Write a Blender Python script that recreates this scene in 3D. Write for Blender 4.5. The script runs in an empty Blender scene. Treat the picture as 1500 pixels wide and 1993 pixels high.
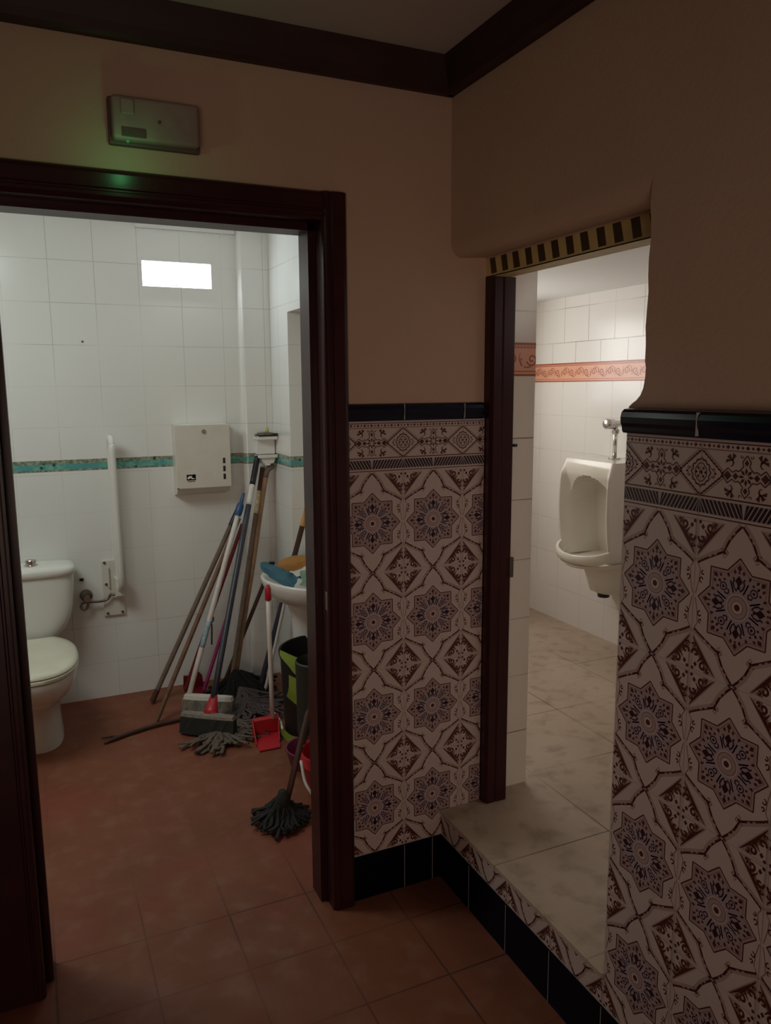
import bpy, bmesh, math, random
from mathutils import Vector, Matrix
random.seed(7)
S = bpy.context.scene
COL = S.collection
PI = math.pi

# ------------------------------------------------------------------ camera, lights, exposure
cam = bpy.data.cameras.new('camera')
cam.sensor_fit = 'HORIZONTAL'; cam.sensor_width = 36.0; cam.lens = 36.0 * 1511.34 / 1500.0
cam.clip_start = 0.02
camo = bpy.data.objects.new('camera', cam); COL.objects.link(camo)
CR = Vector((0.90867081, -0.41747224, -0.00585521)); CU = Vector((0.07140009, 0.14156159, 0.98735118)); CF = Vector((0.41136283, 0.89759526, -0.15844044))
M = Matrix(((CR.x, CU.x, -CF.x, -1.29251), (CR.y, CU.y, -CF.y, -2.03957), (CR.z, CU.z, -CF.z, 1.57839), (0, 0, 0, 1)))
camo.matrix_world = M
S.camera = camo
S.view_settings.view_transform = 'Standard'; S.view_settings.look = 'None'
S.view_settings.gamma = 1.0; S.view_settings.use_curve_mapping = False
S.view_settings.exposure = 0.0
S.cycles.use_denoising = True
S.cycles.max_bounces = 10; S.cycles.diffuse_bounces = 6
w = bpy.data.worlds.new('world'); S.world = w; w.use_nodes = True
w.node_tree.nodes['Background'].inputs[0].default_value = (0.75, 0.85, 1.0, 1)
w.node_tree.nodes['Background'].inputs[1].default_value = 0.0

def area(name, loc, direction, sx, sy, power, color, spread=180):
    l = bpy.data.lights.new(name, 'AREA'); l.shape = 'RECTANGLE'; l.size = sx; l.size_y = sy
    l.energy = power; l.color = color; l.spread = math.radians(spread)
    o = bpy.data.objects.new(name, l); COL.objects.link(o); o.location = loc
    o.rotation_euler = Vector(direction).to_track_quat('-Z', 'Y').to_euler()
    o.visible_camera = False
    return o
# daylight in the toilet room (high lamp / skylight on the left), its small window, the urinal room's window, an added warm hall fill behind the camera, narrowed for falloff
area('toilet_room_light', (-1.75, 0.85, 2.33), (0.30, 0.42, -0.86), 0.9, 0.8, 19.5, (0.92, 1.0, 0.95))
area('toilet_window_light', (-0.555, 2.02, 2.14), (0, -1, -0.25), 0.33, 0.11, 2.2, (0.85, 0.95, 1.0))
area('urinal_window_light', (0.50, 1.77, 1.70), (0.22, -1, -0.25), 0.8, 0.6, 6.3, (1.0, 0.945, 0.895))
area('urinal_room_light', (0.85, -0.9, 2.02), (0.55, 0.60, -0.60), 0.5, 0.5, 3.0, (1.0, 0.92, 0.86))
area('hall_fill_light', (-2.1, -3.9, 0.95), (0.47, 1, 0.05), 1.4, 1.0, 3.9, (1.0, 0.745, 0.60), spread=75)
gl = bpy.data.lights.new('emergency_led_light', 'POINT'); gl.energy = 0.12; gl.color = (0.2, 1.0, 0.35); gl.shadow_soft_size = 0.01
glo = bpy.data.objects.new('emergency_led_light', gl); COL.objects.link(glo); glo.location = (-1.04, -0.12, 2.095)

# ------------------------------------------------------------------ materials
def nt(m):
    return m.node_tree.nodes, m.node_tree.links
def mat(name, color, rough=0.5, metal=0.0, vary=0.0, vscale=6.0, vcolor=None, bump=0.0, bscale=40.0, coat=0.0, spec=0.5, emit=None, estr=0.0, trans=0.0, detail=4.0):
    m = bpy.data.materials.new(name); m.use_nodes = True
    N, L = nt(m); b = N['Principled BSDF']
    b.inputs['Base Color'].default_value = (*color, 1); b.inputs['Roughness'].default_value = rough
    b.inputs['Metallic'].default_value = metal; b.inputs['Coat Weight'].default_value = coat
    b.inputs['Specular IOR Level'].default_value = spec
    if trans: b.inputs['Transmission Weight'].default_value = trans
    if emit:
        b.inputs['Emission Color'].default_value = (*emit, 1); b.inputs['Emission Strength'].default_value = estr
    tc = N.new('ShaderNodeTexCoord')
    if vary > 0:
        n = N.new('ShaderNodeTexNoise'); n.inputs['Scale'].default_value = vscale; n.inputs['Detail'].default_value = detail
        L.new(tc.outputs['Object'], n.inputs['Vector'])
        r = N.new('ShaderNodeMapRange'); r.inputs['From Min'].default_value = 0.38; r.inputs['From Max'].default_value = 0.66
        r.inputs['To Max'].default_value = vary; L.new(n.outputs['Fac'], r.inputs['Value'])
        mx = N.new('ShaderNodeMix'); mx.data_type = 'RGBA'
        mx.inputs['A'].default_value = (*color, 1); mx.inputs['B'].default_value = (*(vcolor or tuple(c * 0.5 for c in color)), 1)
        L.new(r.outputs['Result'], mx.inputs['Factor']); L.new(mx.outputs['Result'], b.inputs['Base Color'])
    if bump > 0:
        n2 = N.new('ShaderNodeTexNoise'); n2.inputs['Scale'].default_value = bscale; n2.inputs['Detail'].default_value = 5
        L.new(tc.outputs['Object'], n2.inputs['Vector'])
        bp = N.new('ShaderNodeBump'); bp.inputs['Strength'].default_value = bump; bp.inputs['Distance'].default_value = 0.004
        L.new(n2.outputs['Fac'], bp.inputs['Height']); L.new(bp.outputs['Normal'], b.inputs['Normal'])
    return m

class G:                                            # tiny node-graph helper
    def __init__(self, m): self.N, self.L = nt(m)
    def math(self, op, a, b=None, c=None):
        n = self.N.new('ShaderNodeMath'); n.operation = op
        for i, x in enumerate((a, b, c)):
            if x is None: continue
            if isinstance(x, (int, float)): n.inputs[i].default_value = x
            else: self.L.new(x, n.inputs[i])
        return n.outputs[0]
    def mix(self, f, a, b):
        n = self.N.new('ShaderNodeMix'); n.data_type = 'RGBA'
        for k, x in (('Factor', f), ('A', a), ('B', b)):
            if isinstance(x, (int, float)): n.inputs[k].default_value = x
            elif isinstance(x, tuple): n.inputs[k].default_value = (*x, 1)
            else: self.L.new(x, n.inputs[k])
        return n.outputs['Result']
    def line(self, c, o, pitch, wd):                # 1 on a joint line
        t = self.math('FRACT', self.math('DIVIDE', self.math('SUBTRACT', c, o - wd / 2), pitch))
        return self.math('LESS_THAN', t, wd / pitch)
    def noise(self, vec, scale, detail=3.0):
        n = self.N.new('ShaderNodeTexNoise'); n.inputs['Scale'].default_value = scale; n.inputs['Detail'].default_value = detail
        self.L.new(vec, n.inputs['Vector']); return n.outputs['Fac']
    def ramp(self, v, a, b, lo=0.0, hi=1.0):
        n = self.N.new('ShaderNodeMapRange'); n.inputs['From Min'].default_value = a; n.inputs['From Max'].default_value = b
        n.inputs['To Min'].default_value = lo; n.inputs['To Max'].default_value = hi
        self.L.new(v, n.inputs['Value']); return n.outputs['Result']

def white_tile(name, axis, u0, pu, zlow, zhigh, zsplit, band=None, shift=0.0, color=(0.77, 0.78, 0.75), joint=(0.47, 0.46, 0.43), jw=0.0026, shift_lo=9, shift_hi=9, low_fade=1.0):
    m = bpy.data.materials.new(name); m.use_nodes = True; g = G(m); b = g.N['Principled BSDF']
    tc = g.N.new('ShaderNodeTexCoord'); sp = g.N.new('ShaderNodeSeparateXYZ'); g.L.new(tc.outputs['Object'], sp.inputs[0])
    u = sp.outputs[axis]; z = sp.outputs['Z']; V = tc.outputs['Object']
    if shift:
        inrow = g.math('MULTIPLY', g.math('GREATER_THAN', z, shift_lo), g.math('LESS_THAN', z, shift_hi))
        u = g.math('ADD', u, g.math('MULTIPLY', inrow, shift))
    lu = g.line(u, u0, pu, jw)
    hi = g.math('GREATER_THAN', z, zsplit); lo = g.math('SUBTRACT', 1.0, hi)
    lz = g.math('ADD', g.math('MULTIPLY', lo, g.line(z, *zlow, jw)), g.math('MULTIPLY', hi, g.line(z, *zhigh, jw)))
    ln = g.math('MINIMUM', g.math('ADD', lu, lz), 1.0)
    patch = g.ramp(g.noise(V, 2.3), 0.40, 0.62, 0.15, 0.85)
    lf = g.math('MULTIPLY', ln, patch)
    if low_fade < 1: lf = g.math('MULTIPLY', lf, g.ramp(z, 1.55, 1.62, low_fade, 1.0))
    dirt = g.ramp(g.noise(V, 3.0), 0.35, 0.75, 0.0, 0.10)
    base = g.mix(dirt, color, tuple(c * 0.82 for c in color))
    c = g.mix(lf, base, joint)
    if band:
        z0, z1 = band
        inb = g.math('MULTIPLY', g.math('GREATER_THAN', z, z0), g.math('LESS_THAN', z, z1))
        n1 = g.ramp(g.noise(V, 38.0, 4.0), 0.40, 0.62)
        teal = g.mix(n1, (0.07, 0.34, 0.29), (0.22, 0.47, 0.40))
        n3 = g.ramp(g.noise(V, 9.0, 2.0), 0.45, 0.6)
        teal = g.mix(n3, teal, (0.10, 0.33, 0.33))
        top = g.math('GREATER_THAN', z, z1 - 0.020)
        n2 = g.ramp(g.noise(V, 60.0, 3.0), 0.42, 0.6)
        brown = g.mix(n2, (0.12, 0.20, 0.15), (0.36, 0.36, 0.26))
        bc = g.mix(top, teal, brown)
        bot = g.math('LESS_THAN', z, z0 + 0.010)
        bc = g.mix(bot, bc, brown)
        vo = g.N.new('ShaderNodeTexVoronoi'); vo.inputs['Scale'].default_value = 22.0; g.L.new(V, vo.inputs['Vector'])
        dots = g.math('LESS_THAN', vo.outputs['Distance'], 0.16)
        bc = g.mix(dots, bc, (0.05, 0.07, 0.05))
        c = g.mix(inb, c, bc)
    g.L.new(c, b.inputs['Base Color'])
    b.inputs['Roughness'].default_value = 0.20
    bp = g.N.new('ShaderNodeBump'); bp.inputs['Strength'].default_value = 0.35; bp.inputs['Distance'].default_value = 0.002
    g.L.new(g.math('SUBTRACT', 1.0, ln), bp.inputs['Height']); g.L.new(bp.outputs['Normal'], b.inputs['Normal'])
    return m

def floor_tile(name, x0, px, y0, py, c1, c2, c3, joint, jw, rough, stain=None, fill=None):
    m = bpy.data.materials.new(name); m.use_nodes = True; g = G(m); b = g.N['Principled BSDF']
    tc = g.N.new('ShaderNodeTexCoord'); sp = g.N.new('ShaderNodeSeparateXYZ'); g.L.new(tc.outputs['Object'], sp.inputs[0]); V = tc.outputs['Object']
    ln = g.math('MINIMUM', g.math('ADD', g.line(sp.outputs['X'], x0, px, jw), g.line(sp.outputs['Y'], y0, py, jw)), 1.0)
    c = g.mix(g.ramp(g.noise(V, 3.0, 5.0), 0.35, 0.68), c1, c2)
    c = g.mix(g.ramp(g.noise(V, 13.0, 8.0), 0.50, 0.72, 0.0, 0.75), c, c3)
    b.inputs['Specular IOR Level'].default_value = 0.22 if fill is not None else 0.4
    if stain:
        n = g.noise(V, 1.7, 3.0)
        c = g.mix(g.ramp(n, 0.54, 0.68, 0.0, 0.55), c, stain)
    fade = g.ramp(g.noise(V, 1.6, 2.0), 0.40, 0.60, 0.25, 1.0)
    if fill is not None: fade = g.math('MULTIPLY', fade, g.ramp(sp.outputs['Y'], fill - 0.35, fill, 1.0, 0.10))
    c = g.mix(g.math('MULTIPLY', ln, fade), c, joint)
    g.L.new(c, b.inputs['Base Color'])
    g.L.new(g.ramp(g.noise(V, 7.0, 6.0), 0.35, 0.7, rough, rough + 0.25), b.inputs['Roughness'])
    bp = g.N.new('ShaderNodeBump'); bp.inputs['Strength'].default_value = 0.4; bp.inputs['Distance'].default_value = 0.003
    g.L.new(g.math('SUBTRACT', g.noise(V, 25.0, 6.0), g.math('MULTIPLY', ln, 0.6)), bp.inputs['Height']); g.L.new(bp.outputs['Normal'], b.inputs['Normal'])
    return m

MT = {}
MT['plaster'] = mat('plaster', (0.56, 0.405, 0.300), 0.9, vary=0.5, vscale=1.5, vcolor=(0.50, 0.315, 0.250), bump=0.25, bscale=90, spec=0.2)
MT['ceiling'] = mat('ceiling_paint', (0.55, 0.50, 0.47), 0.9, vary=0.2, vscale=2, bump=0.1, spec=0.2)
MT['mahogany'] = mat('mahogany', (0.042, 0.008, 0.010), 0.36, vary=0.6, vscale=9, vcolor=(0.024, 0.005, 0.006), spec=0.4, bump=0.05, bscale=60)
MT['beam'] = mat('cornice_wood', (0.040, 0.012, 0.010), 0.55, vary=0.5, vscale=8)
MT['cream'] = mat('cream_glaze', (0.54, 0.44, 0.41), 0.30, vary=0.25, vscale=5, vcolor=(0.49, 0.38, 0.35))
MT['maroon'] = mat('maroon_glaze', (0.080, 0.019, 0.017), 0.30)
MT['tan'] = mat('tan_glaze', (0.26, 0.145, 0.115), 0.30)
MT['navy'] = mat('navy_glaze', (0.0050, 0.0065, 0.020), 0.20, spec=0.35)
MT['ink'] = mat('ink_glaze', (0.030, 0.009, 0.015), 0.30)
MT['lilac'] = mat('lilac_glaze', (0.37, 0.285, 0.315), 0.30)
MT['shade'] = mat('brushed_brown_glaze', (0.385, 0.285, 0.250), 0.30)
MT['star'] = mat('star_glaze', (0.37, 0.275, 0.270), 0.30)
MT['grout'] = mat('grout', (0.33, 0.26, 0.23), 0.8)
MT['paleline'] = mat('pale_grout', (0.42, 0.37, 0.36), 0.8)
MT['wt_back'] = white_tile('white_tile_back', 'X', -0.745, 0.2045, (0.185, 0.1965), (1.395, 0.1965), 1.21, band=(1.182, 1.238))
MT['wt_side'] = white_tile('white_tile_side', 'Y', 1.86, 0.2045, (0.185, 0.1965), (1.395, 0.1965), 1.21, band=(1.182, 1.238))
MT['wt_urinal'] = white_tile('white_tile_urinal', 'Y', 1.345, 0.2045, (1.416, 0.1985), (1.817, 0.185), 1.66, shift=0.102, shift_lo=1.70, shift_hi=1.817, color=(0.78, 0.75, 0.71), joint=(0.22, 0.20, 0.18), jw=0.0034, low_fade=0.35)
MT['wt_strip'] = white_tile('white_tile_strip', 'X', 0.03, 0.2045, (1.416, 0.1985), (1.810, 0.19), 1.66, color=(0.78, 0.74, 0.66), joint=(0.16, 0.11, 0.08), jw=0.004)
MT['floor'] = floor_tile('terracotta_floor', -0.8415, 0.2435, 0.1, 0.2465, (0.235, 0.084, 0.044), (0.190, 0.066, 0.036), (0.255, 0.115, 0.072), (0.062, 0.030, 0.020), 0.006, 0.45, stain=(0.250, 0.056, 0.040), fill=0.35)
MT['stone'] = floor_tile('stone_floor', 0.24, 0.416, -0.325, 0.405, (0.51, 0.395, 0.30), (0.43, 0.325, 0.24), (0.30, 0.21, 0.145), (0.10, 0.075, 0.055), 0.004, 0.35)
MT['orange'] = mat('orange_band', (0.74, 0.36, 0.23), 0.3, vary=0.3, vscale=30, vcolor=(0.70, 0.45, 0.34))
MT['rust'] = mat('rust_line', (0.36, 0.075, 0.032), 0.3)
MT['ceramic'] = mat('white_ceramic', (0.76, 0.76, 0.72), 0.14, vary=0.12, vscale=4, vcolor=(0.70, 0.67, 0.58))
MT['urinal'] = mat('urinal_ceramic', (0.76, 0.72, 0.64), 0.14, vary=0.35, vscale=5, vcolor=(0.66, 0.58, 0.49))
MT['seat'] = mat('cream_seat_plastic', (0.70, 0.68, 0.55), 0.22, vary=0.2, vscale=5)
MT['chrome'] = mat('chrome', (0.62, 0.60, 0.58), 0.22, metal=1.0)
MT['dullmetal'] = mat('tarnished_metal', (0.22, 0.20, 0.17), 0.40, metal=0.9, vary=0.5, vscale=50)
MT['enamel'] = mat('cream_enamel', (0.66, 0.64, 0.57), 0.35, vary=0.2, vscale=14, vcolor=(0.55, 0.48, 0.38))
MT['whitemetal'] = mat('white_painted_steel', (0.70, 0.69, 0.65), 0.35)
MT['black'] = mat('black_plastic', (0.010, 0.010, 0.010), 0.40)
MT['bin'] = mat('black_rubber', (0.010, 0.0095, 0.0085), 0.65)
MT['darkgreen'] = mat('dark_olive_plastic', (0.018, 0.020, 0.016), 0.45)
MT['brownwood'] = mat('brown_stick_wood', (0.17, 0.085, 0.045), 0.6, vary=0.6, vscale=30)
MT['palewood'] = mat('pale_broom_wood', (0.34, 0.20, 0.105), 0.55, vary=0.5, vscale=26)
MT['greywood'] = mat('grey_worn_wood', (0.17, 0.12, 0.085), 0.7, vary=0.5, vscale=40)
MT['darkwood'] = mat('dark_stick_wood', (0.070, 0.026, 0.016), 0.55, vary=0.5, vscale=30)
MT['white'] = mat('white_handle_paint', (0.68, 0.65, 0.60), 0.4, vary=0.25, vscale=30, vcolor=(0.5, 0.42, 0.36))
MT['blue'] = mat('blue_plastic', (0.022, 0.075, 0.20), 0.35)
MT['paleblue'] = mat('pale_blue_tape', (0.20, 0.36, 0.44), 0.5, vary=0.6, vscale=60, vcolor=(0.55, 0.55, 0.52))
MT['redpole'] = mat('dark_red_paint', (0.17, 0.010, 0.016), 0.4)
MT['magenta'] = mat('magenta_paint', (0.30, 0.022, 0.13), 0.4)
MT['slate'] = mat('slate_blue_paint', (0.040, 0.042, 0.060), 0.4)
MT['gold'] = mat('gold_label', (0.52, 0.42, 0.26), 0.4)
MT['labelwhite'] = mat('label_white', (0.80, 0.78, 0.72), 0.5)
MT['red'] = mat('red_plastic', (0.42, 0.016, 0.026), 0.38)
MT['brightred'] = mat('bright_red_plastic', (0.55, 0.030, 0.040), 0.38)
MT['darkred'] = mat('dark_red_plastic', (0.15, 0.008, 0.014), 0.4)
MT['bristle'] = mat('dark_bristles', (0.018, 0.018, 0.016), 0.8, bump=0.8, bscale=300)
MT['dust'] = mat('dusty_bristles', (0.20, 0.19, 0.17), 0.9, vary=0.9, vscale=45, vcolor=(0.33, 0.27, 0.20), bump=0.8, bscale=200)
MT['strand'] = mat('grey_mop_cotton', (0.17, 0.135, 0.105), 0.95, vary=0.8, vscale=70, bump=0.8, bscale=300)
MT['strand2'] = mat('mauve_mop_cotton', (0.115, 0.085, 0.085), 0.95, vary=0.8, vscale=70, bump=0.8, bscale=300)
MT['strandk'] = mat('black_mop_cotton', (0.005, 0.0048, 0.0045), 0.95, vary=0.6, vscale=80, bump=0.8, bscale=300)
MT['strandd'] = mat('dark_wet_mop_cotton', (0.013, 0.013, 0.012), 0.7, vary=0.8, vscale=50, bump=0.8, bscale=200)
MT['lime'] = mat('lime_plastic', (0.36, 0.47, 0.075), 0.45)
MT['clothblue'] = mat('blue_cloth', (0.12, 0.28, 0.36), 0.95, bump=0.5, bscale=160, vary=0.3, vscale=20)
MT['clothorange'] = mat('orange_cloth', (0.62, 0.33, 0.11), 0.95, bump=0.5, bscale=160)
MT['clothgreen'] = mat('green_cloth', (0.38, 0.56, 0.42), 0.95, bump=0.8, bscale=120, vary=0.3, vscale=20)
MT['purple'] = mat('purple_plastic', (0.20, 0.035, 0.085), 0.45)
MT['tapeY'] = mat('yellow_tape', (0.70, 0.56, 0.24), 0.5, vary=0.3, vscale=20)
MT['tapeK'] = mat('dark_tape', (0.055, 0.030, 0.012), 0.5)
MT['lampbody'] = mat('emergency_light_plastic', (0.33, 0.245, 0.215), 0.7, vary=0.6, vscale=16, vcolor=(0.24, 0.165, 0.15))
MT['lampdark'] = mat('emergency_light_seam', (0.11, 0.065, 0.055), 0.6)
MT['led'] = mat('green_led', (0.1, 0.5, 0.2), 0.4, emit=(0.1, 0.6, 0.25), estr=0.05)
MT['glow'] = mat('window_daylight', (0.9, 0.95, 1.0), 0.4, emit=(0.93, 0.98, 1.0), estr=2.6)
MT['frame'] = mat('window_frame_paint', (0.75, 0.76, 0.75), 0.4)
MT['holes'] = mat('mesh_holes', (0.10, 0.11, 0.11), 0.7)
MT['skirt'] = mat('navy_skirting_glaze', (0.0018, 0.0028, 0.010), 0.35, spec=0.12)

# ------------------------------------------------------------------ object helpers
def link_mesh(name, bm, mats, parent=None, smooth=False, angle=None):
    me = bpy.data.meshes.new(name)
    bmesh.ops.recalc_face_normals(bm, faces=bm.faces[:])
    if smooth:
        for f in bm.faces: f.smooth = True
    bm.to_mesh(me); bm.free()
    for m in (mats if isinstance(mats, (list, tuple)) else [mats]):
        me.materials.append(MT[m] if isinstance(m, str) else m)
    o = bpy.data.objects.new(name, me); COL.objects.link(o)
    if smooth and angle is not None:
        try: me.set_sharp_from_angle(angle=math.radians(angle))
        except Exception: pass
    if parent is not None:
        o.parent = parent
        off = -parent_world(parent)
        me.transform(Matrix.Translation(off))
    return o
def parent_world(p):
    v = Vector(p.location)
    while p.parent is not None:
        p = p.parent; v = v + Vector(p.location)
    return v
def struct(name, bm, mats, parent=None, **k):
    o = link_mesh(name, bm, mats, parent, **k)
    if parent is None: o['kind'] = 'structure'
    return o
def thing(name, label, cat, loc, group=None):
    o = bpy.data.objects.new(name, None); COL.objects.link(o); o.location = loc
    o.empty_display_size = 0.05
    o['label'] = label; o['category'] = cat
    if group: o['group'] = group
    return o
def tag(o, label, cat, group=None):
    o['label'] = label; o['category'] = cat
    if group: o['group'] = group
    return o

def box(bm, lo, hi, bev=0.0, seg=2, mi=0):
    v = [bm.verts.new((x, y, z)) for x in (lo[0], hi[0]) for y in (lo[1], hi[1]) for z in (lo[2], hi[2])]
    fs = [bm.faces.new([v[i] for i in q]) for q in ((0, 1, 3, 2), (4, 6, 7, 5), (0, 4, 5, 1), (2, 3, 7, 6), (0, 2, 6, 4), (1, 5, 7, 3))]
    for f in fs: f.material_index = mi
    if bev > 0:
        es = list({e for f in fs for e in f.edges})
        r = bmesh.ops.bevel(bm, geom=es, offset=bev, segments=seg, affect='EDGES', profile=0.6)
        for f in r['faces']: f.material_index = mi
    return fs
def BOX(lo, hi, bev=0.0, seg=2):
    bm = bmesh.new(); box(bm, lo, hi, bev, seg); return bm
def prism(bm, pts, axis, a, b, mi=0):
    """polygon of 2D points extruded along an axis from a to b; 2D order is (the two other axes in xyz order)"""
    def P(p, t):
        q = list(p); q.insert(axis, t); return q
    A = [bm.verts.new(P(p, a)) for p in pts]; B = [bm.verts.new(P(p, b)) for p in pts]
    n = len(pts); fs = [bm.faces.new(A), bm.faces.new(B[::-1])]
    for i in range(n): fs.append(bm.faces.new([A[i], A[(i + 1) % n], B[(i + 1) % n], B[i]]))
    for f in fs: f.material_index = mi
    return fs
def loft(bm, rings, cap0=True, cap1=True, closed=True, mi=0):
    R = [[bm.verts.new(p) for p in r] for r in rings]; n = len(rings[0]); fs = []
    for a, b in zip(R, R[1:]):
        for i in range(n if closed else n - 1):
            j = (i + 1) % n
            fs.append(bm.faces.new([a[i], a[j], b[j], b[i]]))
    if cap0: fs.append(bm.faces.new(R[0][::-1]))
    if cap1: fs.append(bm.faces.new(R[-1]))
    for f in fs: f.material_index = mi
    return fs
def tube(bm, pts, rad, n=12, mi=0, caps=True, flat=1.0):
    pts = [Vector(p) for p in pts]; rings = []
    up = None
    for i, p in enumerate(pts):
        d = (pts[min(i + 1, len(pts) - 1)] - pts[max(i - 1, 0)]).normalized()
        if up is None:
            up = Vector((0, 0, 1)) if abs(d.z) < 0.9 else Vector((1, 0, 0))
        s = d.cross(up).normalized(); t = s.cross(d).normalized(); up = t
        r = rad[i] if isinstance(rad, (list, tuple)) else rad
        rings.append([p + s * (r * math.cos(2 * PI * k / n)) + t * (r * flat * math.sin(2 * PI * k / n)) for k in range(n)])
    return loft(bm, rings, caps, caps, mi=mi)
def TUBE(pts, rad, n=12, flat=1.0):
    bm = bmesh.new(); tube(bm, pts, rad, n, flat=flat); return bm
def lathe(bm, c, prof, n=40, mi=0, sx=1.0, sy=1.0, cap0=True, cap1=True):
    rings = [[(c[0] + sx * r * math.cos(2 * PI * k / n), c[1] + sy * r * math.sin(2 * PI * k / n), c[2] + z) for k in range(n)] for r, z in prof]
    return loft(bm, rings, cap0, cap1, mi=mi)
def curve_pts(P, n=24):
    """Catmull-Rom through points"""
    P = [Vector(p) for p in P]; Q = [P[0] * 2 - P[1]] + P + [P[-1] * 2 - P[-2]]; out = []
    seg = len(P) - 1; k = max(2, n // seg)
    for i in range(seg):
        a, b, c, d = Q[i:i + 4]
        for j in range(k):
            t = j / k
            out.append(0.5 * (2 * b + (c - a) * t + (2 * a - 5 * b + 4 * c - d) * t * t + (3 * b - a - 3 * c + d) * t ** 3))
    out.append(P[-1]); return out
def lerp(a, b, t): return Vector(a) * (1 - t) + Vector(b) * t
def disc_x(bm, c, r, h, axis, n=20, mi=0):
    """short cylinder along an axis vector"""
    c = Vector(c); a = Vector(axis).normalized()
    return tube(bm, [c, c + a * h], r, n, mi=mi)

# ------------------------------------------------------------------ glazed tile pattern (2D shapes: material slot, points, layer)
CREAM, MAROON, TAN, NAVY, INK, LILAC, STAR, GROUT, PALE, SHADE = range(10)
TILE_MATS = ['cream', 'maroon', 'tan', 'navy', 'ink', 'lilac', 'star', 'grout', 'paleline', 'shade']
def stroke(mi, pts, w, layer, closed=False, taper=False):
    out = []; n = len(pts); m = n if closed else n - 1
    L = []
    for i in range(n):
        a = pts[(i - 1) % n] if (closed or i > 0) else pts[i]; b = pts[(i + 1) % n] if (closed or i < n - 1) else pts[i]
        dx, dy = b[0] - a[0], b[1] - a[1]; l = math.hypot(dx, dy) or 1e-9
        L.append((-dy / l, dx / l))
    ww = [w * ((1 - 0.75 * i / (n - 1)) if taper else 1) for i in range(n)]
    for i in range(m):
        j = (i + 1) % n; p, q = pts[i], pts[j]
        out.append((mi, [(p[0] + L[i][0] * ww[i] / 2, p[1] + L[i][1] * ww[i] / 2), (p[0] - L[i][0] * ww[i] / 2, p[1] - L[i][1] * ww[i] / 2),
                         (q[0] - L[j][0] * ww[j] / 2, q[1] - L[j][1] * ww[j] / 2), (q[0] + L[j][0] * ww[j] / 2, q[1] + L[j][1] * ww[j] / 2)], layer))
    return out
def segline(mi, pts, w, layer, closed=False):
    out = []; n = len(pts)
    for i in range(n if closed else n - 1):
        out += stroke(mi, [pts[i], pts[(i + 1) % n]], w, layer)
    return out
def circ(mi, c, r, layer, n=14, sx=1, sy=1):
    return [(mi, [(c[0] + sx * r * math.cos(2 * PI * k / n), c[1] + sy * r * math.sin(2 * PI * k / n)) for k in range(n)], layer)]
def diamond(mi, c, a, b, layer):
    return [(mi, [(c[0] + a, c[1]), (c[0], c[1] + b), (c[0] - a, c[1]), (c[0], c[1] - b)], layer)]
def spiral(c, r, a0, turns, n=16, sgn=1):
    return [(c[0] + r * (1 - 0.85 * t) * math.cos(a0 + sgn * turns * 2 * PI * t), c[1] + r * (1 - 0.85 * t) * math.sin(a0 + sgn * turns * 2 * PI * t)) for t in [i / n for i in range(n + 1)]]
def mir(shapes, fx, fy):
    return [(m, [(p[0] * fx, p[1] * fy) for p in (pts if fx * fy > 0 else pts[::-1])], l) for m, pts, l in shapes]
def rot(shapes, a, s=1.0):
    ca, sa = math.cos(a) * s, math.sin(a) * s
    return [(m, [(p[0] * ca - p[1] * sa, p[0] * sa + p[1] * ca) for p in pts], l) for m, pts, l in shapes]
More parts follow.
